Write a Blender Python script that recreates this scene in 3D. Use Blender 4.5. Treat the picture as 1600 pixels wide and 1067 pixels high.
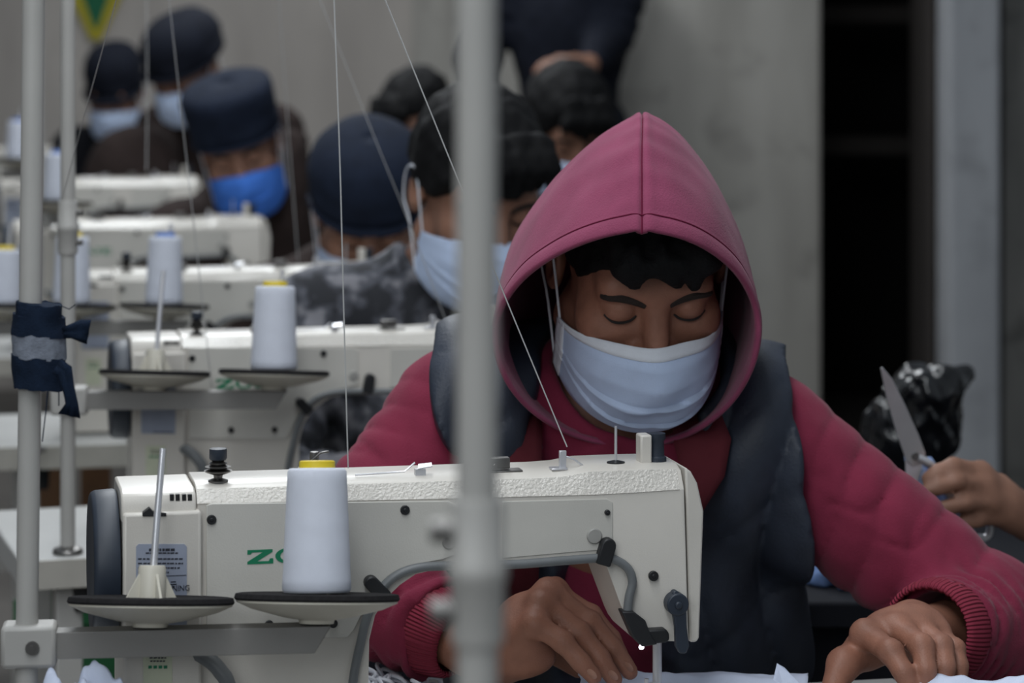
import bpy, bmesh, math, random
import numpy as np
from mathutils import Vector, Matrix, noise as mnoise
from mathutils.bvhtree import BVHTree

for o in list(bpy.data.objects):
    bpy.data.objects.remove(o)
scene = bpy.context.scene
C = scene.collection
PI = math.pi
random.seed(7)

# ------------------------------------------------------------------ camera, world, lights, exposure
F = 4300.0            # focal length in pixels of the 1600 wide frame
CZ = 1.46             # camera height
HOR = 37.0            # image row of the horizon
cam_d = bpy.data.cameras.new('camera')
cam_d.sensor_width = 36.0
cam_d.lens = F / 1600 * 36.0
cam_d.shift_y = -(533.5 - HOR) / 1600
cam_d.clip_end = 60
cam_d.dof.use_dof = True
cam_d.dof.focus_distance = 2.72
cam_d.dof.aperture_fstop = 5.6
cam = bpy.data.objects.new('camera', cam_d)
cam.location = (0, 0, CZ)
cam.rotation_euler = (PI / 2, 0, 0)
C.objects.link(cam)
scene.camera = cam

world = bpy.data.worlds.new('world')
scene.world = world
world.use_nodes = True
world.node_tree.nodes['Background'].inputs[0].default_value = (0.80, 0.90, 1.0, 1)
world.node_tree.nodes['Background'].inputs[1].default_value = 0.24


def area(name, loc, target, sx, sy, power, col):
    d = bpy.data.lights.new(name, 'AREA')
    d.shape = 'RECTANGLE'
    d.size, d.size_y = sx, sy
    d.energy = power
    d.color = col
    o = bpy.data.objects.new(name, d)
    o.location = loc
    v = Vector(target) - Vector(loc)
    o.rotation_euler = v.to_track_quat('-Z', 'Y').to_euler()
    C.objects.link(o)
    return o


# fluorescent rows under the roof and the daylight of the workshop's big front opening behind the camera
area('tube_row_light', (-0.3, 1.9, 3.1), (-0.3, 1.9, 0), 0.5, 4.8, 58, (0.93, 0.97, 1.0))
area('tube_row_far_light', (-0.7, 7.2, 3.1), (-0.7, 7.2, 0), 0.5, 4.8, 72, (0.93, 0.97, 1.0))
area('daylight_opening', (-1.6, -2.6, 3.0), (0.0, 3.2, 1.0), 2.6, 1.8, 50, (0.92, 0.97, 1.0))
scene.view_settings.view_transform = 'Standard'
scene.view_settings.look = 'None'
scene.view_settings.gamma = 1
scene.view_settings.use_curve_mapping = False
scene.view_settings.exposure = 0.12


# ------------------------------------------------------------------ helpers
def at(px, py, Y):
    """point at depth Y that the photograph shows at pixel (px, py)"""
    return np.array([(px - 800) / F * Y, Y, CZ - (py - HOR) / F * Y])


def lin(c):
    return tuple(((v / 255) / 12.92 if v / 255 <= 0.04045 else ((v / 255 + 0.055) / 1.055) ** 2.4) for v in c)


MATS = {}


def mat(name, col, rough=0.6, metal=0.0, var=0.08, vscale=25.0, bump=0.0, bscale=300.0, spec=0.5, coat=0.0,
        sheen=0.0, emit=0.0, trans=0.0, kind=None, col2=None, col3=None):
    if name in MATS:
        return MATS[name]
    m = bpy.data.materials.new(name)
    m.use_nodes = True
    nt = m.node_tree
    N, L = nt.nodes, nt.links
    b = N['Principled BSDF']
    b.inputs['Roughness'].default_value = rough
    b.inputs['Metallic'].default_value = metal
    b.inputs['Specular IOR Level'].default_value = spec
    b.inputs['Coat Weight'].default_value = coat
    b.inputs['Coat Roughness'].default_value = 0.12
    b.inputs['Sheen Weight'].default_value = sheen
    tc = N.new('ShaderNodeTexCoord')
    l = lin(col)
    nz = N.new('ShaderNodeTexNoise')
    nz.inputs['Scale'].default_value = vscale
    nz.inputs['Detail'].default_value = 5
    L.new(tc.outputs['Object'], nz.inputs['Vector'])
    rp = N.new('ShaderNodeValToRGB')
    e = rp.color_ramp.elements
    e[0].position, e[1].position = 0.3, 0.7
    if kind == 'camo':
        rp.color_ramp.interpolation = 'EASE'
        e[0].color = (*lin(col), 1)
        e[1].color = (*lin(col3), 1)
        e[0].position, e[1].position = 0.42, 0.60
        k = e.new(0.5)
        k.color = (*lin(col2), 1)
    elif col2:
        e[0].color = (*l, 1)
        e[1].color = (*lin(col2), 1)
    else:
        e[0].color = (*[v * (1 - var) for v in l], 1)
        e[1].color = (*[min(1, v * (1 + var)) for v in l], 1)
    L.new(nz.outputs['Fac'], rp.inputs['Fac'])
    L.new(rp.outputs['Color'], b.inputs['Base Color'])
    if emit:
        b.inputs['Emission Color'].default_value = (*l, 1)
        b.inputs['Emission Strength'].default_value = emit
    if bump:
        bp = N.new('ShaderNodeBump')
        bp.inputs['Strength'].default_value = bump
        bp.inputs['Distance'].default_value = 0.002
        if kind == 'wave':
            t = N.new('ShaderNodeTexWave')
            t.bands_direction = 'Z'
            t.inputs['Scale'].default_value = bscale
            t.inputs['Distortion'].default_value = 1.5
            L.new(tc.outputs['Object'], t.inputs['Vector'])
            L.new(t.outputs['Fac'], bp.inputs['Height'])
        elif kind == 'rib':
            t = N.new('ShaderNodeTexWave')
            t.bands_direction = 'X'
            t.inputs['Scale'].default_value = bscale
            t.inputs['Distortion'].default_value = 0.3
            L.new(tc.outputs['UV'], t.inputs['Vector'])
            L.new(t.outputs['Fac'], bp.inputs['Height'])
        else:
            t = N.new('ShaderNodeTexNoise')
            t.inputs['Scale'].default_value = bscale
            t.inputs['Detail'].default_value = 3
            L.new(tc.outputs['Object'], t.inputs['Vector'])
            L.new(t.outputs['Fac'], bp.inputs['Height'])
        L.new(bp.outputs['Normal'], b.inputs['Normal'])
    MATS[name] = m
    return m


def mesh_np(name, V, Q):
    V = np.asarray(V, dtype=np.float32)
    Q = np.asarray(Q, dtype=np.int32)
    k = Q.shape[1]
    me = bpy.data.meshes.new(name)
    me.vertices.add(len(V))
    me.vertices.foreach_set('co', V.ravel())
    me.loops.add(Q.size)
    me.loops.foreach_set('vertex_index', Q.ravel())
    me.polygons.add(len(Q))
    me.polygons.foreach_set('loop_start', np.arange(0, Q.size, k, dtype=np.int32))
    me.polygons.foreach_set('use_smooth', np.ones(len(Q), dtype=bool))
    me.update(calc_edges=True)
    me.validate()
    return me


def link(name, me, m, parent=None, loc=None):
    o = bpy.data.objects.new(name, me)
    C.objects.link(o)
    if m is not None and me is not None and not me.materials:
        me.materials.append(m)
    if parent is not None:
        o.parent = parent
    if loc is not None:
        o.location = loc
    return o


def tag(o, label, cat, group=None):
    o['label'] = label
    o['category'] = cat
    if group:
        o['group'] = group
    return o


def thing(name, label, cat, loc=(0, 0, 0), rotz=0.0, group=None):
    o = bpy.data.objects.new(name, None)
    o.empty_display_size = 0.05
    C.objects.link(o)
    o.location = loc
    o.rotation_euler = (0, 0, rotz)
    return tag(o, label, cat, group)


def copy_tree(o, parent=None):
    c = o.copy()
    C.objects.link(c)
    c.parent = parent
    for ch in list(o.children):
        copy_tree(ch, c)
    return c


class MB:
    """collects shapes into one mesh"""

    def __init__(s):
        s.v, s.f = [], []

    def add(s, v, f):
        n = len(s.v)
        s.v += [tuple(map(float, p)) for p in v]
        s.f += [tuple(i + n for i in q) for q in f]
        return s

    def box(s, a, b):
        (x0, y0, z0), (x1, y1, z1) = a, b
        return s.add([(x0, y0, z0), (x1, y0, z0), (x1, y1, z0), (x0, y1, z0), (x0, y0, z1), (x1, y0, z1), (x1, y1, z1), (x0, y1, z1)],
                     [(3, 2, 1, 0), (4, 5, 6, 7), (0, 1, 5, 4), (1, 2, 6, 5), (2, 3, 7, 6), (3, 0, 4, 7)])

    def tube(s, pts, r, n=10, caps=True):
        pts = [Vector(p) for p in pts]
        rs = r if isinstance(r, (list, tuple)) else [r] * len(pts)
        rings = []
        up = None
        for i, p in enumerate(pts):
            d = (pts[min(i + 1, len(pts) - 1)] - pts[max(i - 1, 0)]).normalized()
            if up is None:
                up = Vector((0, 0, 1)) if abs(d.z) < 0.9 else Vector((1, 0, 0))
            a = d.cross(up)
            if a.length < 1e-6:
                a = d.cross(Vector((0.3, 1, 0.2)))
            a.normalize()
            bb = d.cross(a).normalized()
            up = -bb if bb.dot(up) < 0 else bb
            bb = up
            a = d.cross(bb).normalized()
            rings.append([p + (a * math.cos(2 * PI * k / n) + bb * math.sin(2 * PI * k / n)) * rs[i] for k in range(n)])
        v = [q for rr in rings for q in rr]
        f = []
        for i in range(len(rings) - 1):
            for k in range(n):
                f.append((i * n + k, i * n + (k + 1) % n, (i + 1) * n + (k + 1) % n, (i + 1) * n + k))
        if caps:
            f.append(tuple(reversed(range(n))))
            f.append(tuple(range((len(rings) - 1) * n, len(rings) * n)))
        return s.add(v, f)

    def lathe(s, prof, n=24, c=(0, 0, 0), axis='z', sx=1.0, sy=1.0):
        v, f = [], []
        for r, z in prof:
            for k in range(n):
                a = 2 * PI * k / n
                p = (r * math.cos(a) * sx, r * math.sin(a) * sy, z)
                if axis == 'x':
                    p = (p[2], p[0], p[1])
                elif axis == 'y':
                    p = (p[0], p[2], p[1])
                v.append((p[0] + c[0], p[1] + c[1], p[2] + c[2]))
        for i in range(len(prof) - 1):
            for k in range(n):
                f.append((i * n + k, i * n + (k + 1) % n, (i + 1) * n + (k + 1) % n, (i + 1) * n + k))
        f.append(tuple(reversed(range(n))))
        f.append(tuple(range((len(prof) - 1) * n, len(prof) * n)))
        return s.add(v, f)

    def layers(s, outs):
        """loft between closed outlines of equal length, capped at both ends"""
        n = len(outs[0])
        v = [p for o in outs for p in o]
        f = []
        for i in range(len(outs) - 1):
            for k in range(n):
                f.append((i * n + k, i * n + (k + 1) % n, (i + 1) * n + (k + 1) % n, (i + 1) * n + k))
        f.append(tuple(reversed(range(n))))
        f.append(tuple(range((len(outs) - 1) * n, len(outs) * n)))
        return s.add(v, f)

    def xform(s, M):
        s.v = [tuple(M @ Vector(p)) for p in s.v]
        return s

    def build(s, name, m, parent=None, smooth=True, bevel=0.0, seg=2, loc=None, angle=40):
        me = bpy.data.meshes.new(name)
        me.from_pydata(s.v, [], s.f)
        bm = bmesh.new()
        bm.from_mesh(me)
        bmesh.ops.recalc_face_normals(bm, faces=bm.faces)
        bm.to_mesh(me)
        bm.free()
        o = link(name, me, m, parent, loc)
        if smooth:
            me.polygons.foreach_set('use_smooth', [True] * len(me.polygons))
            try:
                me.set_sharp_from_angle(angle=math.radians(angle))
            except Exception:
                pass
        if bevel:
            b = o.modifiers.new('bevel', 'BEVEL')
            b.width = bevel
            b.segments = seg
            b.limit_method = 'ANGLE'
            b.angle_limit = math.radians(35)
            b.harden_normals = False
        return o


def text_mesh(s, size, name, extr=0.0003):
    cu = bpy.data.curves.new(name, 'FONT')
    cu.body = s
    cu.size = size
    cu.extrude = extr
    o = bpy.data.objects.new(name, cu)
    C.objects.link(o)
    dg = bpy.context.evaluated_depsgraph_get()
    dg.update()
    me = bpy.data.meshes.new_from_object(o.evaluated_get(dg))
    bpy.data.objects.remove(o)
    me.materials.clear()
    me.name = name
    return me


def catmull(P, n):
    P = np.asarray(P, dtype=float)
    k = len(P)
    out = []
    for t in np.linspace(0, k - 1, n):
        i = min(int(t), k - 2)
        u = t - i
        p0, p1, p2, p3 = P[max(i - 1, 0)], P[i], P[i + 1], P[min(i + 2, k - 1)]
        out.append(0.5 * (2 * p1 + (p2 - p0) * u + (2 * p0 - 5 * p1 + 4 * p2 - p3) * u * u + (3 * p1 - p0 - 3 * p2 + p3) * u ** 3))
    return np.array(out)


# ---- implicit surfaces for bodies and clothes
def cap(a, b, r1, r2=None, fold=None):
    a, b = np.asarray(a, np.float32), np.asarray(b, np.float32)
    r2 = r1 if r2 is None else r2
    ba = b - a
    L2 = float(ba @ ba) + 1e-12

    def d(X, Y, Z):
        t = np.clip(((X - a[0]) * ba[0] + (Y - a[1]) * ba[1] + (Z - a[2]) * ba[2]) / L2, 0, 1)
        dx, dy, dz = X - a[0] - t * ba[0], Y - a[1] - t * ba[1], Z - a[2] - t * ba[2]
        q = np.sqrt(dx * dx + dy * dy + dz * dz) - (r1 + (r2 - r1) * t)
        if fold:
            q = q - fold(t, dx, dy, dz)
        return q
    m = max(r1, r2) + (0.012 if fold else 0)
    return d, np.minimum(a, b) - m, np.maximum(a, b) + m


def ell(c, r, R=None):
    c, r = np.asarray(c, np.float32), np.asarray(r, np.float32)
    Rm = np.eye(3, dtype=np.float32) if R is None else np.asarray(R, np.float32)

    def d(X, Y, Z):
        x, y, z = X - c[0], Y - c[1], Z - c[2]
        u = Rm[0, 0] * x + Rm[1, 0] * y + Rm[2, 0] * z
        v = Rm[0, 1] * x + Rm[1, 1] * y + Rm[2, 1] * z
        w = Rm[0, 2] * x + Rm[1, 2] * y + Rm[2, 2] * z
        k0 = np.sqrt((u / r[0]) ** 2 + (v / r[1]) ** 2 + (w / r[2]) ** 2)
        k1 = np.sqrt((u / r[0] ** 2) ** 2 + (v / r[1] ** 2) ** 2 + (w / r[2] ** 2) ** 2) + 1e-9
        return k0 * (k0 - 1) / k1
    m = float(r.max())
    return d, c - m, c + m


class Vol:
    def __init__(s, lo, hi, h):
        s.lo = np.asarray(lo, np.float32)
        s.h = h
        s.n = np.ceil((np.asarray(hi) - s.lo) / h).astype(int) + 1
        s.F = np.full(s.n, 0.5, np.float32)

    def _sl(s, lo, hi, m):
        i0 = np.clip(np.floor((lo - m - s.lo) / s.h).astype(int), 0, s.n)
        i1 = np.clip(np.ceil((hi + m - s.lo) / s.h).astype(int) + 1, 0, s.n)
        if np.any(i1 <= i0):
            return None
        sl = tuple(slice(a, b) for a, b in zip(i0, i1))
        g = [(np.arange(a, b, dtype=np.float32) * s.h + s.lo[k]) for k, (a, b) in enumerate(zip(i0, i1))]
        return sl, g[0][:, None, None], g[1][None, :, None], g[2][None, None, :]

    def add(s, prim, k=0.01):
        d, lo, hi = prim
        r = s._sl(lo, hi, max(k, 3 * s.h) + s.h)
        if r is None:
            return s
        sl, X, Y, Z = r
        q = d(X, Y, Z).astype(np.float32)
        f = s.F[sl]
        if k > 0:
            hh = np.maximum(k - np.abs(f - q), 0) / k
            s.F[sl] = np.minimum(f, q) - hh * hh * k * 0.25
        else:
            s.F[sl] = np.minimum(f, q)
        return s

    def sub(s, prim, k=0.005):
        d, lo, hi = prim
        r = s._sl(lo, hi, max(k, 3 * s.h) + s.h)
        if r is None:
            return s
        sl, X, Y, Z = r
        q = -d(X, Y, Z).astype(np.float32)
        f = s.F[sl]
        hh = np.maximum(k - np.abs(f - q), 0) / k
        s.F[sl] = np.maximum(f, q) + hh * hh * k * 0.25
        return s

    def near(s, fn, band=0.03):
        """F += fn(points) close to the surface"""
        ii = np.argwhere(np.abs(s.F) < band)
        P = ii * s.h + s.lo
        s.F[ii[:, 0], ii[:, 1], ii[:, 2]] += fn(P).astype(np.float32)
        return s

    def mesh(s):
        Fv = s.F
        Fv[0], Fv[-1] = 0.5, 0.5
        Fv[:, 0], Fv[:, -1] = 0.5, 0.5
        Fv[:, :, 0], Fv[:, :, -1] = 0.5, 0.5
        S = Fv < 0
        c = np.zeros(tuple(n - 1 for n in Fv.shape), np.uint8)
        for a in (0, 1):
            for b in (0, 1):
                for d in (0, 1):
                    c += S[a:S.shape[0] - 1 + a, b:S.shape[1] - 1 + b, d:S.shape[2] - 1 + d]
        mixed = (c > 0) & (c < 8)
        idx = np.argwhere(mixed)
        vid = np.full(c.shape, -1, np.int32)
        vid[mixed] = np.arange(len(idx))
        pos = np.zeros((len(idx), 3))
        cnt = np.zeros(len(idx))
        corners = [np.array(q) for q in np.ndindex(2, 2, 2)]
        for a in corners:
            for ax in range(3):
                if a[ax]:
                    continue
                b = a.copy()
                b[ax] = 1
                fa = Fv[idx[:, 0] + a[0], idx[:, 1] + a[1], idx[:, 2] + a[2]]
                fb = Fv[idx[:, 0] + b[0], idx[:, 1] + b[1], idx[:, 2] + b[2]]
                cr = (fa < 0) != (fb < 0)
                t = np.where(cr, fa / np.where(cr, fa - fb, 1), 0)
                pos += np.where(cr[:, None], a + t[:, None] * (b - a), 0)
                cnt += cr
        V = (idx + pos / cnt[:, None]) * s.h + s.lo
        Q = []
        for ax in range(3):
            o1, o2 = (ax + 1) % 3, (ax + 2) % 3
            s0 = [slice(1, -1)] * 3
            s1 = [slice(1, -1)] * 3
            s0[ax], s1[ax] = slice(0, -1), slice(1, None)
            A, B = S[tuple(s0)], S[tuple(s1)]
            e = np.argwhere(A != B)
            ins = A[e[:, 0], e[:, 1], e[:, 2]]
            base = e.copy()
            base[:, o1] += 1
            base[:, o2] += 1

            def cell(d1, d2):
                q = base.copy()
                q[:, o1] += d1
                q[:, o2] += d2
                return vid[q[:, 0], q[:, 1], q[:, 2]]
            q = np.stack([cell(-1, -1), cell(0, -1), cell(0, 0), cell(-1, 0)], 1)
            q[~ins] = q[~ins][:, ::-1]
            Q.append(q)
        return V, np.concatenate(Q)


def vnoise(P, scale, seed=0.0):
    """cheap smooth pseudo noise, -1..1, vectorised"""
    x, y, z = P[:, 0] * scale + seed, P[:, 1] * scale + 1.7 * seed, P[:, 2] * scale + 2.3 * seed
    return (np.sin(x + 1.3 * np.sin(1.1 * y + 0.7)) + np.sin(1.17 * y + 1.1 * np.sin(0.9 * z + 2.1)) + np.sin(0.93 * z + 1.2 * np.sin(1.2 * x + 4.2))) / 3


def R3(yaw=0, pitch=0, roll=0):
    return np.array(Matrix.Rotation(yaw, 3, 'Z') @ Matrix.Rotation(pitch, 3, 'X') @ Matrix.Rotation(roll, 3, 'Y'))


# ------------------------------------------------------------------ materials
m_white = mat('machine_paint', (205, 200, 192), 0.38, var=0.05, vscale=8, bump=0.12, bscale=900, coat=0.25)
m_spark = mat('machine_paint_orange_peel', (205, 200, 192), 0.13, var=0.05, vscale=8, bump=1.0, bscale=330, coat=1.0)
m_panel = mat('panel_paint', (196, 193, 186), 0.45, var=0.05, vscale=12, bump=0.10, bscale=700)
m_slate = mat('slate_plastic', (38, 46, 58), 0.48, var=0.12, vscale=30)
m_black = mat('black_rubber', (22, 23, 26), 0.5, var=0.2)
m_felt = mat('black_felt', (38, 37, 38), 0.95, var=0.2, vscale=200, bump=0.3, bscale=900, spec=0.1)
m_steel = mat('bright_steel', (212, 212, 216), 0.3, 0.6, var=0.06)
m_dull = mat('dull_steel', (120, 118, 116), 0.4, 1.0, var=0.12)
m_grey = mat('grey_paint', (124, 122, 119), 0.45, var=0.06, vscale=14, bump=0.06, bscale=400)
m_pole = mat('pole_paint', (172, 170, 166), 0.42, var=0.06, vscale=9, bump=0.05, bscale=300)
m_dish = mat('ivory_plastic', (205, 200, 186), 0.42, var=0.05, vscale=20)
m_hose = mat('grey_hose', (105, 108, 110), 0.42, var=0.08)
m_plug = mat('grey_plug', (150, 148, 144), 0.4, var=0.15)
m_green = mat('green_print', (18, 120, 84), 0.5, var=0.04)
m_sticker = mat('bluegrey_sticker', (148, 155, 172), 0.5, var=0.05, vscale=60)
m_sticker2 = mat('cream_green_sticker', (196, 200, 176), 0.5, var=0.05, vscale=60)
m_print = mat('dark_print', (40, 42, 52), 0.6, var=0.05)
m_thread = mat('white_thread', (212, 216, 228), 0.7, var=0.03, vscale=50, kind='wave', bump=0.35, bscale=260, sheen=0.2)
m_strand = mat('thread_strand', (190, 190, 190), 0.6, var=0.04)
m_yellow = mat('yellow_core', (214, 188, 40), 0.5, var=0.05)
m_blue = mat('blue_core', (80, 120, 190), 0.5, var=0.05)
m_table = mat('table_laminate', (206, 206, 204), 0.32, var=0.04, vscale=10, coat=0.2)
m_edge = mat('table_edge_band', (172, 168, 160), 0.5, var=0.06)
m_skin = mat('skin_warm', (142, 97, 79), 0.52, var=0.14, vscale=45, bump=0.25, bscale=500, spec=0.4)
m_skin2 = mat('skin_tan', (140, 102, 84), 0.55, var=0.10, vscale=40, bump=0.12, bscale=400, spec=0.4)
m_nail = mat('fingernail', (158, 116, 98), 0.3, var=0.05)
m_hair = mat('black_hair', (10, 10, 12), 0.72, var=0.3, vscale=120, bump=0.5, bscale=260, spec=0.2)
m_lash = mat('dark_lash', (24, 18, 16), 0.7, var=0.1)
m_brow = mat('eyebrow_hair', (38, 27, 22), 0.8, var=0.2, vscale=300, bump=0.6, bscale=700)
m_hood = mat('maroon_fleece', (135, 64, 91), 0.92, var=0.12, vscale=22, bump=0.35, bscale=520, spec=0.12, sheen=0.10)
m_fleece2 = mat('deep_maroon_fleece', (122, 42, 64), 0.92, var=0.12, vscale=22, bump=0.35, bscale=520, spec=0.12, sheen=0.10)
m_rib = mat('maroon_ribbing', (138, 50, 68), 0.9, var=0.06, kind='rib', bump=1.0, bscale=24, spec=0.15)
m_flap = mat('red_lining', (86, 35, 42), 0.9, var=0.08, bump=0.2, bscale=500, spec=0.15)
m_seam = mat('dark_maroon_stitching', (92, 26, 50), 0.9, var=0.1, spec=0.1)
m_vest = mat('navy_vest', (44, 50, 62), 0.52, var=0.18, vscale=30, bump=0.25, bscale=300, spec=0.35)
m_mask = mat('pale_blue_mask', (188, 204, 232), 0.8, var=0.03, vscale=60, bump=0.2, bscale=900, spec=0.2)
m_bind = mat('white_binding', (218, 222, 230), 0.8, var=0.03, vscale=90, bump=0.2, bscale=900, spec=0.2)
m_mask2 = mat('bright_blue_mask', (66, 118, 208), 0.8, var=0.08, vscale=40, spec=0.2)
m_camo = mat('grey_camouflage', (30, 32, 38), 0.85, vscale=22, kind='camo', col2=(66, 68, 76), col3=(118, 118, 124), bump=0.2, bscale=200)
m_navy = mat('navy_cloth', (22, 30, 46), 0.88, var=0.2, vscale=40, bump=0.3, bscale=350, spec=0.2)
m_navy2 = mat('dark_cap_cloth', (17, 21, 32), 0.88, var=0.2, vscale=40, bump=0.3, bscale=350, spec=0.2)
m_brown = mat('brown_jacket', (48, 39, 37), 0.9, var=0.15, vscale=30, bump=0.3, bscale=300, spec=0.2)
m_dark = mat('charcoal_jacket', (24, 25, 31), 0.85, var=0.2, vscale=30, bump=0.3, bscale=300, spec=0.2)
m_trous = mat('dark_trousers', (30, 32, 40), 0.9, var=0.15, vscale=30, spec=0.2)
m_shoe = mat('black_shoes', (18, 18, 20), 0.5, var=0.1)
m_sheet = mat('white_mask_fabric', (206, 214, 234), 0.85, var=0.03, vscale=40, bump=0.2, bscale=800, spec=0.2)
m_bluecloth = mat('blue_cloth', (92, 114, 154), 0.85, var=0.12, vscale=30, bump=0.2, bscale=500, spec=0.2)
m_wrap = mat('dark_denim_cloth', (22, 34, 52), 0.92, var=0.2, vscale=120, bump=0.5, bscale=700, spec=0.15)
m_tape = mat('faded_grey_cloth', (122, 128, 140), 0.92, var=0.2, vscale=150, bump=0.5, bscale=700, spec=0.15)
m_wood = mat('brown_wood', (96, 66, 40), 0.6, var=0.25, vscale=18, bump=0.15, bscale=120)
m_crate = mat('green_plastic', (24, 92, 52), 0.5, var=0.1)
m_bag = mat('black_glossy_plastic', (14, 15, 18), 0.24, var=0.2, coat=0.4)
m_led = mat('white_led', (235, 240, 255), 0.4, var=0.0, emit=5.0)
m_floor = mat('concrete_floor', (92, 88, 84), 0.75, var=0.25, vscale=3, bump=0.2, bscale=40)
m_flagy = mat('yellow_flag_cloth', (168, 156, 40), 0.85, var=0.08)
m_flagg = mat('green_flag_cloth', (24, 96, 66), 0.85, var=0.08)


def wall_mat(name, c1, c2, sx=1.0, stain=0.0):
    m = bpy.data.materials.new(name)
    m.use_nodes = True
    N, L = m.node_tree.nodes, m.node_tree.links
    b = N['Principled BSDF']
    b.inputs['Roughness'].default_value = 0.9
    b.inputs['Specular IOR Level'].default_value = 0.2
    tc = N.new('ShaderNodeTexCoord')
    mp = N.new('ShaderNodeMapping')
    mp.inputs['Scale'].default_value = (2.2 * sx, 2.2, 0.55)
    L.new(tc.outputs['Object'], mp.inputs['Vector'])
    n1 = N.new('ShaderNodeTexNoise')
    n1.inputs['Scale'].default_value = 1.6
    n1.inputs['Detail'].default_value = 6
    L.new(mp.outputs['Vector'], n1.inputs['Vector'])
    rp = N.new('ShaderNodeValToRGB')
    e = rp.color_ramp.elements
    e[0].position, e[1].position = 0.32, 0.68
    e[0].color, e[1].color = (*lin(c1), 1), (*lin(c2), 1)
    L.new(n1.outputs['Fac'], rp.inputs['Fac'])
    n2 = N.new('ShaderNodeTexNoise')
    n2.inputs['Scale'].default_value = 7.0
    n2.inputs['Detail'].default_value = 8
    L.new(tc.outputs['Object'], n2.inputs['Vector'])
    r2 = N.new('ShaderNodeValToRGB')
    r2.color_ramp.elements[0].position, r2.color_ramp.elements[1].position = 0.28, 0.45
    r2.color_ramp.elements[0].color = (1 - stain, 1 - stain, 1 - stain, 1)
    r2.color_ramp.elements[1].color = (1, 1, 1, 1)
    L.new(n2.outputs['Fac'], r2.inputs['Fac'])
    mx = N.new('ShaderNodeMix')
    mx.data_type = 'RGBA'
    mx.blend_type = 'MULTIPLY'
    mx.inputs[0].default_value = 1.0
    L.new(rp.outputs['Color'], mx.inputs[6])
    L.new(r2.outputs['Color'], mx.inputs[7])
    L.new(mx.outputs[2], b.inputs['Base Color'])
    bp = N.new('ShaderNodeBump')
    bp.inputs['Strength'].default_value = 0.3
    bp.inputs['Distance'].default_value = 0.01
    L.new(n2.outputs['Fac'], bp.inputs['Height'])
    L.new(bp.outputs['Normal'], b.inputs['Normal'])
    return m


w_grey = wall_mat('grey_plaster', (160, 154, 149), (182, 176, 170), stain=0.05)
w_conc = wall_mat('raw_concrete', (150, 147, 141), (176, 173, 167), 1.6, stain=0.25)
w_post = wall_mat('pale_post_paint', (148, 150, 154), (166, 168, 172), 1.4, stain=0.2)
w_old = wall_mat('stained_plaster', (92, 92, 90), (134, 132, 128), 1.2, stain=0.5)
w_dark = wall_mat('dark_room_shade', (22, 22, 24), (34, 33, 32))  # near-black walls: the unlit room's darkness is put into the colour
w_reveal = wall_mat('brown_reveal', (62, 58, 56), (78, 73, 70), 1.2, stain=0.2)


def struct(name, mb, m, bevel=0.0, smooth=False):
    o = mb.build(name, m, None, smooth=smooth, bevel=bevel)
    o['kind'] = 'structure'
    return o


# ------------------------------------------------------------------ the room
WY = 11.0
PY = 8.6


def X_at(px, Y):
    return (px - 800) / F * Y


struct('floor', MB().box((-6, -4, -0.1), (6, 14, 0.0)), m_floor)
struct('wall_back', MB().box((-6, WY, 0), (X_at(945, PY), WY + 0.2, 3.4)), w_grey)
struct('wall_left', MB().box((-6.2, -1, 0), (-6, WY + 0.2, 3.4)), w_grey)
pil = struct('wall_pillar', MB().box((X_at(645, WY), WY - 0.08, 0), (X_at(950, WY), WY - 0.005, 3.4)), w_conc)
struct('wall_middle', MB().box((X_at(938, PY), PY, 0), (X_at(1283, PY), PY + 0.35, 3.4)), w_conc, 0.01)
# dark opening beside the concrete wall: a recess with its own back, lintel and shelf rails
xo0, xo1 = X_at(1283, PY), X_at(1452, PY)
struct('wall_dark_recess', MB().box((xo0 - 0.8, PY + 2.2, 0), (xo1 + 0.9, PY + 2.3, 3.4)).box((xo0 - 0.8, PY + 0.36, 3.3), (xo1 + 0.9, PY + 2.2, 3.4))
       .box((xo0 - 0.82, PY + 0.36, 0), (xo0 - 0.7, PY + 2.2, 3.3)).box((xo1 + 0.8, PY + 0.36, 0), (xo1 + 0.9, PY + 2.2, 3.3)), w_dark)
for i, py in enumerate((22, 228)):
    zz = CZ - (py - HOR) / F * (PY + 1.2)
    o = MB().box((xo0 - 0.6, PY + 1.2, zz - 0.03), (xo1 + 0.5, PY + 1.45, zz + 0.03)).build('trim_%d' % (i + 1), w_reveal, None, smooth=False)
    o['kind'] = 'structure'
struct('wall_reveal', MB().box((xo1 - 0.01, PY - 0.1, 0), (X_at(1486, 8.2), PY + 0.35, 3.4)), w_reveal, 0.01)
struct('trim_3', MB().box((X_at(1484, 8.0), 8.0, 0), (X_at(1563, 8.0), 8.25, 3.4)), w_post, 0.012)
struct('wall_right', MB().box((X_at(1560, 8.2), 8.12, 0), (X_at(1560, 8.2) + 3.0, 8.4, 3.4)), w_old)

# pennant on the back wall
pn = thing('pennant', 'yellow and green pointed pennant hanging on the grey back wall', 'pennant', tuple(at(150, 62, WY - 0.03)))
MB().layers([[(-0.28, -0.004 * k, 0.55), (-0.02, -0.004 * k, 0.0), (0.02, -0.004 * k, 0.0), (0.28, -0.004 * k, 0.55)] for k in (0, 1)]).build('border', m_flagy, pn, smooth=False)
MB().layers([[(-0.19, -0.004 - 0.003 * k, 0.55), (-0.008, -0.004 - 0.003 * k, 0.045), (0.008, -0.004 - 0.003 * k, 0.045), (0.19, -0.004 - 0.003 * k, 0.55)] for k in (0, 1)]).build('field', m_flagg, pn, smooth=False)

# ------------------------------------------------------------------ sewing machine (local: x along the arm, y away from camera, z above the table)
TZ = 0.745
YAW = math.radians(12)
cy_, sy_ = math.cos(YAW), math.sin(YAW)
MX0, MY0 = X_at(188, 2.56), 2.56


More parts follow.
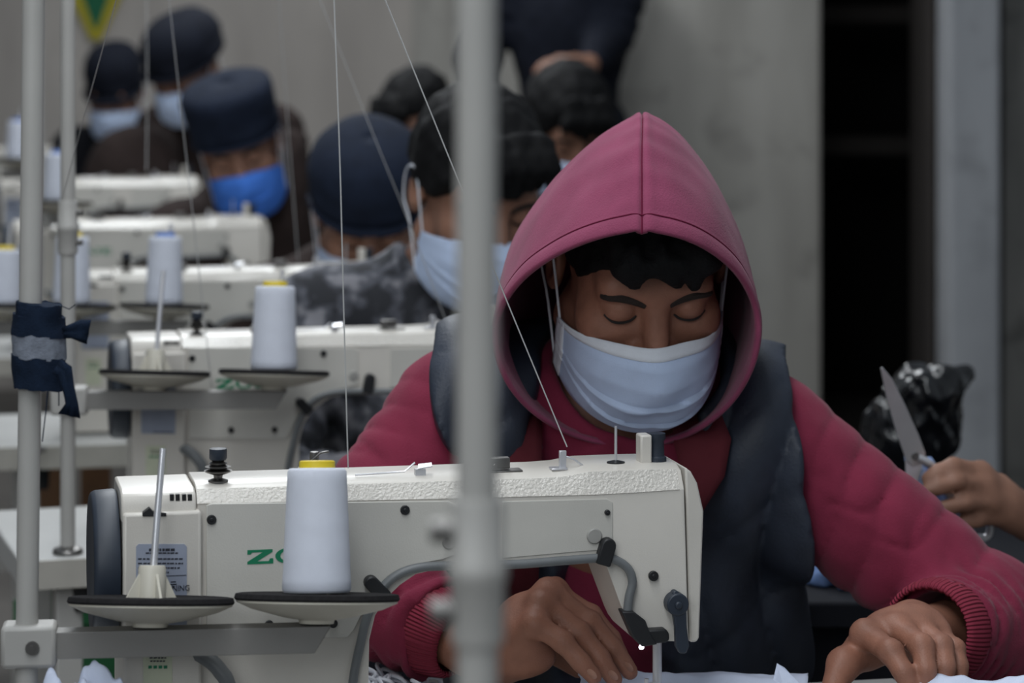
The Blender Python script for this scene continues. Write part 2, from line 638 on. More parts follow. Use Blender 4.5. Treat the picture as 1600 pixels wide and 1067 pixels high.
def lx(p):
    a = (p - 800) / F
    return (a * MY0 - MX0) / (cy_ - a * sy_)


def L(p, q, y=0.0):
    x = lx(p)
    Y = MY0 + x * sy_
    return (x, y, CZ - (q - HOR) / F * Y - TZ)


def flat(pts, y0, y1):
    return [[(L(p, q)[0], yy, max(L(p, q)[2], 0.0)) for p, q in pts] for yy in (y0, y1)]


def disc(mb, p, q, r_px, y0, y1, n=16):
    c = L(p, q)
    r = r_px / 1640.0
    return mb.layers([[(c[0] + r * math.cos(2 * PI * k / n), yy, c[2] + r * math.sin(2 * PI * k / n)) for k in range(n)] for yy in (y0, y1)])


def make_machine(label):
    t = thing('sewing_machine', label, 'sewing machine', (0, 0, 0), 0, 'sewing machines in the row')
    # cast body
    top = [(308, 739), (450, 735), (600, 730), (750, 725), (850, 722), (890, 719), (925, 712), (1000, 709), (1062, 708), (1069, 709)]
    low = [(1076, 1003), (992, 1000), (985, 985), (968, 940), (947, 882), (935, 866), (860, 873), (780, 880), (690, 888), (650, 897), (625, 914), (602, 936),
           (586, 962), (577, 1000), (574, 1190), (308, 1190)]
    top = [(p, q + 22) for p, q in top]

    def ztop(p):
        return float(np.interp(p, [a for a, _ in top], [L(a, b_)[2] for a, b_ in top]))
    def crease(p):
        return float(np.interp(p, [308, 700, 957, 1069], [787, 779, 772, 764]))
    outs = []
    for yy, dz in ((0.0, 0.018), (0.012, 0.004), (0.026, 0.0), (0.088, 0.0), (0.102, 0.008), (0.106, 0.02)):
        ring = []
        for p, q in top:
            c = L(p, q)
            ring.append((c[0], yy, (L(p, crease(p))[2] if yy == 0.0 else c[2] - dz)))
        for p, q in low:
            c = L(p, q)
            ins = 0.0 if yy < 0.1 else 0.002
            ring.append((c[0], yy, max(c[2], 0.0) + (ins if q < 1100 else 0)))
        outs.append(ring)
    bo = MB().layers(outs)
    b = bo.build('body', m_white, t, bevel=0.0022)
    # orange-peel chamfer along the upper back edge
    r = []
    for p, q in top[:-1]:
        c = L(p, q)
        r.append(c)
    ch = MB()
    loops = []
    for (x, _, z) in r:
        zc0 = float(np.interp(x, [lx(a) for a in (308, 700, 957, 1069)], [L(a, crease(a))[2] for a in (308, 700, 957, 1069)]))
        loops.append([(x, -0.0010, zc0 + 0.0002), (x, 0.0110, z - 0.0036), (x, 0.0120, z - 0.0046), (x, 0.0004, zc0 - 0.001)])
    ch.layers(loops)
    ch.build('chamfer', m_spark, t, smooth=False)
    # rear cover plate
    cov = [(322, 789), (330, 786), (700, 782), (712, 788), (712, 866), (690, 874), (650, 881), (617, 897), (592, 920), (570, 950), (553, 983), (543, 996), (322, 996)]
    MB().layers(flat(cov, -0.0022, 0.001)).build('rear_cover', m_panel, t, bevel=0.0008)
    cov2 = [(785, 783), (948, 779), (957, 785), (957, 840), (955, 858), (900, 862), (785, 872)]
    MB().layers(flat(cov2, -0.0014, 0.001)).build('arm_cover', m_panel, t, bevel=0.0006)
    # face plate at the needle end
    fp = [(1071, 731), (1080, 738), (1090, 756), (1100, 800), (1093, 998), (1089, 1005), (1078, 1005)]
    MB().layers([[(L(p, q)[0] + 0.001, yy, L(p, q)[2]) for p, q in fp] for yy in (0.004, 0.1)]).build('face_plate', m_white, t, bevel=0.002)
    # motor housing: upper part and proud lower cover
    x0, x1 = lx(189), lx(306)
    zt = L(250, 766)[2]
    zs = L(250, 797)[2]
    mo = MB().layers([[(x0, -0.006, zs - 0.01), (x0, -0.006, zt - 0.012), (x0, 0.0, zt - 0.003), (x0, 0.012, zt), (x0, 0.09, zt), (x0, 0.105, zt - 0.02), (x0, 0.105, zs - 0.01)],
                      [(x1, -0.006, zs - 0.01), (x1, -0.006, zt - 0.012), (x1, 0.0, zt - 0.003), (x1, 0.012, zt), (x1, 0.09, zt), (x1, 0.105, zt - 0.02), (x1, 0.105, zs - 0.01)]])
    mo.build('motor_housing', m_white, t, bevel=0.002)
    MB().box((x0 + 0.001, -0.012, 0.004), (lx(313), 0.108, zs)).build('motor_cover', m_white, t, bevel=0.003)
    for p in (268, 277, 287, 296):
        c = L(p, 766)
        MB().box((c[0] - 0.0019, -0.0052, c[2] - 0.0088), (c[0] + 0.0019, 0.002, c[2] - 0.0030)).build('vent_slot', m_black, t, smooth=False)
    la = MB().layers(flat([(221, 798), (232, 789), (238, 796), (258, 798), (258, 803), (221, 803)], -0.0135, -0.004))
    la.build('latch', m_black, t, bevel=0.0005)
    # handwheel
    xe = lx(146)
    zc = L(167, 782)[2] - 0.068
    prof = [(0.0, xe + 0.002), (0.050, xe + 0.001), (0.064, xe), (0.0665, xe + 0.0015), (0.068, xe + 0.005), (0.069, x0 - 0.004), (0.068, x0 - 0.001), (0.0, x0 - 0.001)]
    MB().lathe(prof, 40, (0, 0.055, zc), 'x').build('handwheel', m_slate, t)
    # bed plate
    MB().box((lx(315), -0.03, 0.0), (lx(1092), 0.145, 0.006)).build('bed', m_white, t, bevel=0.002)
    # screws and plugs
    for p, q, rr in ((330, 811, 7.5), (632, 796, 7.5), (420, 975, 7), (520, 973, 7), (948, 800, 4.5), (1020, 899, 8)):
        sc = disc(MB(), p, q, rr, -0.0045, 0.0)
        disc(sc, p, q, rr * 0.45, -0.0052, -0.004, 6)
        sc.build('screw', m_black, t, bevel=0.0006)
    for p, q, rr in ((928, 837, 12.5), (701, 847, 11)):
        disc(MB(), p, q, rr, -0.0035, 0.0, 20).build('plug', m_plug, t, bevel=0.0012)
    # oil hose and its black clips
    hp = [(546, 1100), (552, 1050), (562, 1003), (572, 962), (590, 925), (614, 900), (648, 886), (700, 882), (800, 880), (880, 874), (940, 870), (962, 874), (980, 888), (986, 908), (981, 930), (978, 955)]
    hv = [L(p, q, -0.0055) for p, q in hp]
    MB().tube(catmull(hv, 60), 0.0044, 10).build('oil_hose', m_hose, t)

    def clip(p0, q0, p1, q1, w):
        a, bq = np.array(L(p0, q0)), np.array(L(p1, q1))
        d = (bq - a) / np.linalg.norm(bq - a)
        n = np.array([-d[2], 0, d[0]])
        w = w / 1640.0
        ring = [a + n * w * math.cos(k) - d * w * math.sin(k) for k in np.linspace(0, PI, 9)] + [bq - n * w, bq + n * w]
        cl = MB().layers([[(v[0], -0.0125, v[2]) for v in ring], [(v[0], 0.0, v[2]) for v in ring]])
        cl.build('hose_clip', m_black, t, bevel=0.0015)
    clip(578, 908, 601, 931, 11)
    clip(947, 850, 938, 880, 12)
    clip(737, 852, 730, 886, 12)
    # work lamp at the needle
    lamp = MB().layers([[L(p, q, yy) for p, q in ((966, 951), (985, 951), (1003, 965), (1013, 990), (1022, 1002), (998, 1006), (984, 992))] for yy in (-0.014, 0.004)])
    lamp.layers([[L(p, q, yy) for p, q in ((1002, 981), (1036, 979), (1041, 986), (1041, 996), (1036, 1000), (1002, 1003))] for yy in (-0.012, 0.003)])
    ob = lamp.build('work_lamp', m_black, t, bevel=0.0015)
    c = L(999, 1008)
    MB().lathe([(0.0, -0.0022), (0.002, -0.0018), (0.0027, 0), (0.002, 0.002), (0.0, 0.0025)], 12, (c[0], -0.008, c[2])).build('led', m_led, ob)
    # presser lever
    lv = disc(MB(), 1053, 940, 18, -0.016, 0.0, 24)
    lv.layers([[L(p, q, yy) for p, q in ((1044, 945), (1066, 943), (1067, 975), (1071, 1005), (1066, 1016), (1056, 1016), (1050, 1005), (1049, 975))] for yy in (-0.015, -0.007)])
    disc(lv, 1053, 940, 6, -0.019, -0.015, 12)
    disc(lv, 1051, 925, 6, -0.012, -0.002, 12)
    lv.build('presser_lever', m_slate, t, bevel=0.0015)
    # presser bar, needle bar and foot
    bx, _, bz = L(1047, 1003)
    pb = MB().tube([(bx, 0.05, bz + 0.01), (bx, 0.05, 0.03)], 0.0042, 12)
    pb.box((bx - 0.006, 0.043, 0.032), (bx + 0.007, 0.057, 0.048))
    pb.box((bx - 0.007, 0.035, 0.008), (bx + 0.008, 0.07, 0.012)).box((bx - 0.004, 0.046, 0.01), (bx + 0.004, 0.056, 0.034))
    pb.build('presser_bar', m_steel, t)
    nb = MB().tube([(bx + 0.006, 0.066, bz + 0.01), (bx + 0.006, 0.066, 0.045)], 0.0034, 10).tube([(bx + 0.006, 0.066, 0.045), (bx + 0.006, 0.066, 0.008)], 0.0009, 6)
    nb.tube([(bx - 0.012, 0.044, 0.062), (bx - 0.003, 0.046, 0.064)], 0.003, 8).tube([(bx - 0.013, 0.044, 0.056), (bx - 0.012, 0.044, 0.07)], 0.0022, 8)
    nb.build('needle_bar', m_steel, t)
    # thread tension post on top
    tx, tz = L(346, 737)[0], ztop(346) - 0.001
    tp = MB().lathe([(0.0, 0), (0.0095, 0.0), (0.0095, 0.002), (0.004, 0.004), (0.0045, 0.007), (0.0125, 0.010), (0.0135, 0.0112), (0.006, 0.0125), (0.0115, 0.0140), (0.0125, 0.0150),
                     (0.006, 0.0165), (0.0085, 0.0175), (0.009, 0.0185), (0.005, 0.0200), (0.0075, 0.0212), (0.005, 0.0225), (0.0, 0.0225)], 20, (tx, 0.03, tz))
    tp = tp.build('tension_discs', m_dull, t)
    MB().lathe([(0.0, 0.0215), (0.0075, 0.0215), (0.0085, 0.023), (0.0082, 0.032), (0.0, 0.033)], 16, (tx, 0.03, tz)).build('tension_knob', m_slate, tp)
    # bobbin winder
    wx, wz = L(497, 735)[0], ztop(497) - 0.001
    bw = MB().box((wx - 0.014, 0.022, wz), (wx + 0.014, 0.045, wz + 0.010)).tube([(wx + 0.001, 0.033, wz), (wx + 0.001, 0.033, wz + 0.026)], 0.0045, 12)
    bw.tube([(wx - 0.012, 0.025, wz + 0.008), (wx - 0.004, 0.025, wz + 0.018), (wx + 0.006, 0.025, wz + 0.026), (wx + 0.014, 0.025, wz + 0.027)], 0.0013, 6)
    bw.build('bobbin_winder', m_dull, t, bevel=0.001)
    gx, gz = L(660, 731)[0], ztop(660)
    wg = MB().tube([(gx - 0.060, 0.03, gz + 0.002), (gx - 0.03, 0.03, gz + 0.003), (gx - 0.012, 0.03, gz + 0.004), (gx - 0.002, 0.03, gz + 0.012)], 0.001, 6)
    wg.box((gx - 0.002, 0.026, gz), (gx + 0.008, 0.034, gz + 0.006)).add([(gx, 0.025, gz + 0.007), (gx + 0.014, 0.025, gz + 0.009), (gx + 0.015, 0.034, gz + 0.011), (gx + 0.002, 0.034, gz + 0.010),
            (gx, 0.025, gz + 0.006), (gx + 0.014, 0.025, gz + 0.008), (gx + 0.015, 0.034, gz + 0.010), (gx + 0.002, 0.034, gz + 0.009)],
            [(0, 1, 2, 3), (7, 6, 5, 4), (0, 4, 5, 1), (1, 5, 6, 2), (2, 6, 7, 3), (3, 7, 4, 0)])
    wg.build('winder_blade', m_steel, t)
    kx, kz = L(792, 724)[0], ztop(792)
    tg = MB().box((kx - 0.012, 0.032, kz + 0.003), (kx + 0.010, 0.042, kz + 0.0135)).box((kx - 0.016, 0.028, kz), (kx + 0.022, 0.046, kz + 0.0016)).tube([(kx - 0.006, 0.026, kz + 0.006), (kx - 0.006, 0.05, kz + 0.006)], 0.003, 8)
    tg.build('oil_gauge_bracket', m_dull, t, bevel=0.0012)
    hx, hz = L(890, 720)[0], ztop(890)
    th = MB().box((hx - 0.003, 0.03, hz), (hx + 0.004, 0.034, hz + 0.018)).box((hx - 0.012, 0.024, hz), (hx + 0.004, 0.038, hz + 0.002)).tube([(hx + 0.004, 0.032, hz + 0.012), (hx + 0.012, 0.031, hz + 0.009), (hx + 0.020, 0.03, hz + 0.003)], 0.0012, 6)
    th.build('thread_guide', m_steel, t, bevel=0.0008)
    px_, pz = L(976, 711)[0], ztop(976) + 0.002
    MB().lathe([(0, -0.002), (0.009, -0.002), (0.009, 0.001), (0.004, 0.0022), (0.0, 0.003)], 16, (px_, 0.035, pz - 0.002)).build('oil_cap', m_black, t)
    MB().tube([(px_, 0.035, pz), (px_, 0.035, pz + 0.034)], 0.0014, 8).build('thread_pin', m_steel, t)
    qx, qz = L(1022, 709)[0], ztop(1022)
    MB().box((qx - 0.0055, 0.03, qz - 0.003), (qx + 0.006, 0.05, qz + 0.027)).build('arm_cap', m_white, t, bevel=0.0018)
    nx, nz_ = L(1043, 709)[0], ztop(1043)
    MB().lathe([(0, -0.003), (0.0095, -0.003), (0.0095, 0.004), (0.0075, 0.0055), (0.0070, 0.020), (0.0085, 0.022), (0.0085, 0.0275), (0.0, 0.0285)], 18, (nx, 0.04, nz_)).build('pressure_knob', m_slate, t)
    # printed name (slab letters) in green
    s = 1.0 / 1640

    def letter(polys, ox):
        lo = MB()
        c = L(386, 881)
        for poly in polys:
            lo.layers([[(c[0] + (ox + u) * s, yy, c[2] + v * s) for u, v in poly] for yy in (-0.0027, -0.0018)])
        lo.build('name_letter', m_green, t, smooth=False)

    def ringp(cx, cy, a, bq, wa, wb, a0, a1, n=10):
        o = [(cx + a * math.cos(k), cy + bq * math.sin(k)) for k in np.linspace(a0, a1, n)]
        i = [(cx + (a - wa) * math.cos(k), cy + (bq - wb) * math.sin(k)) for k in np.linspace(a1, a0, n)]
        return o + i
    letter([[(0, 15), (5, 15), (7, 18), (24, 18), (0, 4), (0, 0), (40, 0), (40, 8), (35, 8), (33, 4), (15, 4), (39, 18), (39, 22), (0, 22)]], 0)
    letter([ringp(20, 11, 20, 12, 8, 4, PI / 2, PI * 1.5), ringp(20, 11, 20, 12, 8, 4, -PI / 2, PI / 2)], 43)
    letter([[(8, 22), (30, 22), (30, 18), (25, 18), (25, 6), (20, 0), (5, 0), (0, 5), (0, 9), (6, 9), (8, 4), (15, 4), (17, 6), (17, 18), (8, 18)]], 86)
    letter([[(0, 22), (32, 22), (32, 15), (27, 15), (25, 18), (14, 18), (14, 13), (24, 13), (24, 9), (14, 9), (14, 4), (26, 4), (28, 7), (33, 7), (33, 0), (0, 0), (0, 4), (5, 4), (5, 18), (0, 18)]], 120)
    # rating label with small print
    yl = -0.0128
    lb = MB().layers([[(L(p, q)[0], yy, L(p, q)[2]) for p, q in ((211, 850), (215, 846), (286, 846), (290, 850), (290, 984), (211, 984))] for yy in (yl, -0.0115)]).build('rating_label', m_sticker, t, smooth=False)
    pr = MB()
    rnd = random.Random(3)

    def dash(p0, p1, q, hq, yy):
        a, bq = L(p0, q), L(p1, q)
        pr.box((a[0], yy - 0.0004, a[2] - hq / 1640), (bq[0], yy, a[2]))
    for q, a, bq, hq in ((853, 231, 272, 4), (859, 226, 276, 2), (868, 214, 284, 2.2), (875, 214, 284, 2.2), (882, 214, 280, 2.2), (889, 214, 262, 2.2), (979, 240, 284, 2.5)):
        p = a
        while p < bq:
            w = rnd.uniform(2.5, 7)
            dash(p, min(p + w, bq), q, hq, yl)
            p += w + rnd.uniform(0.8, 1.8)
    dash(212, 289, 897, 0.8, yl)
    pr.build('small_print', m_print, lb, smooth=False)
    pr = MB()
    dash(265, 273, 904, 1.5, yl)
    dash(264, 274, 908, 1.5, yl)
    dash(267, 271, 911, 3.0, yl)
    pr.build('warning_mark', m_print, lb, smooth=False)
    me = text_mesh('WARNING', 0.0073, 'warning_text')
    w = link('warning_text', me, m_print, lb)
    c = L(241, 920)
    w.location = (c[0], yl - 0.0003, c[2])
    w.rotation_euler = (PI / 2, 0, 0)
    w.scale = (0.90, 1, 1)
    lb2 = MB().layers([[(L(p, q)[0], yy, L(p, q)[2]) for p, q in ((222, 1012), (267, 1012), (267, 1090), (222, 1090))] for yy in (yl, -0.0115)]).build('inspection_label', m_sticker2, t, smooth=False)
    pr = MB()
    for q, a, bq, hq in ((1022, 232, 258, 2), (1027, 233, 256, 2)):
        p = a
        while p < bq:
            w_ = rnd.uniform(2.5, 6)
            dash(p, min(p + w_, bq), q, hq, yl)
            p += w_ + 1.2
    pr.build('small_print', m_print, lb2, smooth=False)
    pr = MB()
    for p in (230, 238, 246, 254):
        dash(p, p + 5.5, 1035, 4.5, yl)
    pr.build('green_print', m_green, lb2, smooth=False)
    # power cable under the motor
    cb = [L(296, 1018, 0.0), L(318, 1022, -0.012), (L(340, 1040)[0], -0.02, L(340, 1040)[2]), (L(354, 1075)[0], -0.022, L(354, 1075)[2]), (L(360, 1150)[0], -0.02, 0.01)]
    MB().tube(catmull(cb, 24), 0.0075, 10).build('cable', m_hose, t)
    return t


def mpos(rp, ry):
    """machine origin whose needle end shows at pixel column rp and whose upper edge lies at row ry"""
    Yr = (CZ - TZ - L(1062, 724)[2]) * F / (ry - HOR)
    Xr = X_at(rp, Yr)
    ln = lx(1095)
    return (Xr - ln * cy_, Yr - ln * sy_, TZ)


machine = make_machine('white sewing machine nearest the camera, in front of the hooded worker')
machine.location = (MX0, MY0, TZ)
machine.rotation_euler = (0, 0, YAW)
MP = [(MX0, MY0, TZ), (X_at(204, 3.80), 3.80, TZ), mpos(611, 411), mpos(420, 336), mpos(316, 274), mpos(150, 226)]
ML = ['', 'white sewing machine second in the row, left of the hooded worker', 'white sewing machine third in the row, below the navy cap worker',
      'white sewing machine fourth in the row, behind the blue-topped thread cone', 'white sewing machine fifth in the row, left of the bright blue mask',
      'white sewing machine farthest back in the row, behind two grey poles']
MACH = [machine]
for i in range(1, 6):
    c = copy_tree(machine)
    c.location = MP[i]
    c['label'] = ML[i]
    MACH.append(c)


def mloc(i, x, y, z=0.0):
    o = MP[i]
    return np.array([o[0] + x * cy_ - y * sy_, o[1] + x * sy_ + y * cy_, o[2] + z])


# ------------------------------------------------------------------ tables
def make_table(label):
    t = thing('sewing_table', label, 'table', (0, 0, 0), 0, 'sewing tables in the row')
    x0, x1, y0, y1 = -0.15, 0.86, -0.115, 0.280
    MB().box((x0, y0 + 0.002, -0.040), (x1, y1, -0.0005)).build('tabletop', m_table, t, bevel=0.004)
    MB().box((x0 - 0.002, y0 - 0.001, -0.041), (x1 + 0.002, y0 + 0.0018, -0.0015)).build('edge_band', m_edge, t, bevel=0.001)
    for x in (x0 + 0.07, x1 - 0.08):
        for y in (y0 + 0.05, y1 - 0.06):
            MB().box((x - 0.018, y - 0.02, -TZ + 0.03), (x + 0.018, y + 0.02, -0.041)).build('leg', m_pole, t, bevel=0.003)
        MB().box((x - 0.022, y0 + 0.01, -TZ + 0.0), (x + 0.022, y1 - 0.01, -TZ + 0.03)).build('foot_rail', m_pole, t, bevel=0.004)
    MB().box((x0 + 0.07, y1 - 0.075, -TZ + 0.22), (x1 - 0.08, y1 - 0.05, -TZ + 0.26)).build('stretcher', m_pole, t, bevel=0.003)
    MB().lathe([(0, -0.08), (0.014, -0.078), (0.016, -0.05), (0.020, -0.0412), (0.0, -0.041)], 16, (x0 + 0.09, y0 + 0.03, 0)).build('knee_lift_bracket', m_black, t)
    return t


table = make_table('white table under the nearest sewing machine')
table.location = MP[0]
table.rotation_euler = (0, 0, YAW)
TL = ['', 'white table with grey edge at far left under the second sewing machine', 'white table under the third sewing machine, left behind the poles',
      'white table under the fourth sewing machine', 'white table under the fifth sewing machine', 'white table under the farthest sewing machine']
for i in range(1, 6):
    c = copy_tree(table)
    c.location = MP[i]
    c['label'] = TL[i]
    if i == 1:
        c.rotation_euler = (0, 0, YAW + 0.10)
        c.location = (MP[i][0] - 0.02, MP[i][1] + 0.02, TZ)


# ------------------------------------------------------------------ thread stands and cones
def make_stand(label, base, top_px, clamp_z, rotz, offs, joint_side=1, tilt=-0.18, roll=0.03, bar=(0.0, 0.28), lean=(0.0, 0.0), joint_z=None, rods=(True, True), table_z=TZ, spind=None, knob=(0.020, 0.0042)):
    """pole standing on the table at base; the bar with its dishes leaves the pole at height clamp_z"""
    t = thing('thread_stand', label, 'thread stand', (base[0], base[1], table_z), 0, 'thread stands')
    H = 2.25 - table_z
    topv = (lean[0], lean[1], H)

    def on(z):
        k = (z - table_z) / H
        return Vector((lean[0] * k, lean[1] * k, z - table_z))
    MB().tube([(0, 0, 0.0), topv], 0.0102, 20).build('pole', m_pole, t)
    MB().lathe([(0, 0.0), (0.019, 0.0), (0.021, 0.003), (0.019, 0.007), (0.0105, 0.010), (0.0, 0.010)], 20).build('base_flange', m_dull, t)
    if joint_z:
        p = on(joint_z)
        j = MB().lathe([(0.0, -0.036), (0.0125, -0.036), (0.0135, -0.032), (0.0135, -0.006), (0.0150, -0.004), (0.0150, 0.004), (0.0135, 0.006), (0.0135, 0.032), (0.0125, 0.036), (0.0, 0.036)], 20, tuple(p))
        jo = j.build('pole_joint', m_pole, t)
        for dz in (-0.02, 0.02):
            MB().tube([(p.x + joint_side * 0.012, p.y - 0.003, p.z + dz), (p.x + joint_side * knob[0], p.y - 0.004, p.z + dz)], knob[1], 10).build('joint_screw', m_dull, jo)
    if clamp_z is None:
        return t
    p = on(clamp_z)
    Mb = Matrix.Translation(p) @ Matrix.Rotation(rotz, 4, 'Z')
    cl = MB().box((-0.022, -0.0165, -0.019), (0.027, 0.0165, 0.019)).xform(Mb).build('clamp', m_pole, t, bevel=0.004)
    MB().tube([(0.006, -0.0160, 0), (0.006, -0.0195, 0)], 0.0062, 12).tube([(0.006, -0.0190, 0), (0.006, -0.0205, 0)], 0.003, 6).xform(Mb).build('bolt', m_dull, cl)
    b0, b1 = bar
    # steel channel, open underneath
    br = MB().layers([[(b0 + 0.004, y, z) for y, z in sec] for sec in [((-0.011, -0.012), (-0.011, 0.012), (0.011, 0.012), (0.011, -0.012), (0.0095, -0.012), (0.0095, 0.0105), (-0.0095, 0.0105), (-0.0095, -0.012))]] +
                     [[(b1 - (0.014 if z < 0 else 0), y, z) for y, z in sec] for sec in [((-0.011, -0.012), (-0.011, 0.012), (0.011, 0.012), (0.011, -0.012), (0.0095, -0.012), (0.0095, 0.0105), (-0.0095, 0.0105), (-0.0095, -0.012))]])
    br.xform(Mb).build('bar', m_grey, t, smooth=False, bevel=0.0006)
    for i, ox in enumerate(offs):
        Md = Mb @ Matrix.Translation((ox, 0, 0.0125)) @ Matrix.Rotation(tilt, 4, 'X') @ Matrix.Rotation(roll, 4, 'Y')
        dish = MB().lathe([(0.0, 0.0), (0.0155, 0.0), (0.0165, 0.0035), (0.030, 0.0055), (0.060, 0.0130), (0.0735, 0.0190), (0.0735, 0.0212), (0.0, 0.0212)], 48).xform(Md).build('dish', m_dish, t)
        MB().lathe([(0.0, 0.0207), (0.0742, 0.0207), (0.0755, 0.0225), (0.0742, 0.0265), (0.070, 0.0272), (0.0, 0.026)], 48).xform(Md).build('felt_pad', m_felt, dish)
        if rods[i]:
            hold = MB().lathe([(0.0, 0.034), (0.0125, 0.034), (0.0125, 0.060), (0.0115, 0.063), (0.0, 0.063)], 20)
            for k in range(4):
                a = k * PI / 2 + 0.4
                dx, dy = math.cos(a), math.sin(a)
                nx_, ny_ = -dy * 0.0012, dx * 0.0012
                hold.add([(dx * 0.011 + nx_, dy * 0.011 + ny_, 0.034), (dx * 0.024 + nx_, dy * 0.024 + ny_, 0.034), (dx * 0.011 + nx_, dy * 0.011 + ny_, 0.058),
                          (dx * 0.011 - nx_, dy * 0.011 - ny_, 0.034), (dx * 0.024 - nx_, dy * 0.024 - ny_, 0.034), (dx * 0.011 - nx_, dy * 0.011 - ny_, 0.058)],
                         [(0, 1, 2), (5, 4, 3), (0, 3, 4, 1), (1, 4, 5, 2), (2, 5, 3, 0)])
            hold.v = [(p_[0], p_[1], p_[2] - 0.008) for p_ in hold.v]
            hold.xform(Md).build('cone_holder', m_dish, dish)
        sp = spind[i] if spind else 0.162
        MB().tube([(0, 0, 0.022), (0.003 * sp / 0.162, 0, 0.10), (0.006 * sp / 0.162, 0, sp)], [0.0032, 0.0032, 0.0030], 12).xform(Md).build('spindle', m_steel, t)
    return t, [Mb @ Matrix.Translation((ox, 0, 0.0125)) @ Matrix.Rotation(tilt, 4, 'X') @ Matrix.Rotation(roll * 0.3, 4, 'Y') @ Matrix.Translation((0, 0, 0.0274)) for ox in offs]


def make_cone(label, M, base, core_mat, h=0.112, r0=0.0315, r1=0.0272, group='thread cones'):
    p = M.translation
    t = thing('thread_cone', label, 'thread cone', (base[0] + p.x, base[1] + p.y, base[2] + p.z), 0, group)
    t.rotation_euler = M.to_euler()
    prof = [(0.010, 0.001), (r0 - 0.002, 0.0), (r0, 0.003)]
    for k in range(1, 12):
        u = k / 12
        prof.append((r0 + (r1 - r0) * u + 0.00018 * math.sin(k * 2.1), 0.003 + (h - 0.006) * u))
    prof += [(r1, h - 0.003), (r1 - 0.002, h), (0.008, h)]
    MB().lathe(prof, 36).build('thread_winding', m_thread, t, angle=60)
    MB().lathe([(0.006, h - 0.02), (0.0165, h - 0.02), (0.0165, h + 0.006), (0.0150, h + 0.007), (0.006, h + 0.007)], 24).build('core', core_mat, t)
    return t


def stand_for(px_pole, Y, py_clamp, offs, label, rotz=0.03, **kw):
    X = X_at(px_pole, Y)
    z = CZ - (py_clamp - HOR) / F * Y
    st, Ms = make_stand(label, (X, Y), None, z, rotz, offs, **kw)
    return st, Ms, (X, Y, kw.get('table_z', TZ))


s1, D1, B1 = stand_for(39, 2.475, 1006, (0.110, 0.260), 'grey thread stand with two dishes clamped to the pole wrapped in dark cloth', 0.10, bar=(0.0, 0.272),
                       lean=(0.016, 0.0), rods=(True, True), spind=(0.160, 0.120))
make_cone('white thread cone with yellow core nearest the camera, in front of the green lettering', D1[1], B1, m_yellow)
s2, D2, B2 = stand_for(106, 3.715, 625, (0.116, 0.277), 'grey thread stand with screwed pole joint on the second table', 0.03, bar=(-0.01, 0.295), joint_z=1.185, tilt=-0.125)
make_cone('white thread cone with yellow core on the second thread stand', D2[1], B2, m_yellow)
s3, D3, B3 = stand_for(53, 4.60, 512, (-0.052, 0.062, 0.217), 'blurred thread stand of three dishes on the third table', 0.0, bar=(-0.08, 0.26), rods=(True, True, True), tilt=-0.08)
make_cone('white thread cone with blue core on the third thread stand', D3[2], B3, m_blue)
make_cone('white thread cone half hidden behind the jointed grey pole', D3[1], B3, m_yellow)
make_cone('white thread cone at the left picture edge beside the cloth-wrapped pole', D3[0], B3, m_yellow, h=0.09)
s4, D4, B4 = stand_for(60, 5.85, 343, (0.040,), 'far thread stand with one dish on the fourth table', 0.0, bar=(-0.01, 0.07), rods=(True,), tilt=-0.08)
make_cone('pale lavender thread cone seen between the two left poles', D4[0], B4, m_blue, h=0.100)
s5, D5, B5 = stand_for(53, 7.3, 272, (-0.045,), 'farthest thread stand, its dish left of the cloth-wrapped pole', 0.0, bar=(-0.09, 0.02), rods=(True,), tilt=-0.08)
make_cone('farthest white thread cone left of the cloth-wrapped pole', D5[0], B5, m_blue, h=0.100)
# the near stand of a machine in front of the frame: only its pole crosses the picture
s0 = make_stand('thick blurred grey stand pole crossing the middle of the picture', (X_at(747, 1.36), 1.36), None, None, 0, (), joint_side=-1, joint_z=1.19, lean=(-0.0015, 0.0), knob=(0.023, 0.006))
t0 = copy_tree(table)
t0.location = (X_at(747, 1.36) + 0.10, 1.44, TZ)
t0['label'] = 'white table below the picture that carries the middle pole'

# ------------------------------------------------------------------ cloth wrapped round the nearest left pole
wx, wy = X_at(44, 2.475), 2.475
zt_, zb_ = CZ - (474 - HOR) / F * wy, CZ - (606 - HOR) / F * wy
wr = thing('cloth_wrap', 'dark denim rag with grey stripe tied round the left pole', 'cloth wrap', (X_at(61, wy), wy, zb_))
H_ = zt_ - zb_


def ragged(name, z0, z1, r0, r1, m, seed):
    n = 56
    rings = []
    for k, z in enumerate(np.linspace(z0, z1, 14)):
        ring = []
        for j in range(n):
            a = 2 * PI * j / n
            nz = mnoise.noise(Vector((math.cos(a) * 1.5 + seed, math.sin(a) * 1.5, z * 60))) * 0.0018
            rr = r0 + (r1 - r0) * k / 13 + nz
            dz = 0.0
            if k in (0, 13):
                dz = mnoise.noise(Vector((math.cos(a) * 4, math.sin(a) * 4, seed))) * 0.002
            ring.append((rr * math.cos(a) * 1.02, rr * math.sin(a) * 0.92, z + dz + 0.004 * math.cos(a) * -0.5))
        rings.append(ring)
    return MB().layers(rings).build(name, m, wr, angle=70)


ragged('cloth', 0.0, H_ * 0.38, 0.0232, 0.0240, m_wrap, 1.0)
ragged('cloth', H_ * 0.62, H_ * 0.86, 0.0240, 0.0236, m_wrap, 2.0)
ragged('cloth', H_ * 0.80, H_, 0.0215, 0.0205, m_wrap, 4.0)
ragged('stripe', H_ * 0.36, H_ * 0.64, 0.0238, 0.0240, m_tape, 3.0)


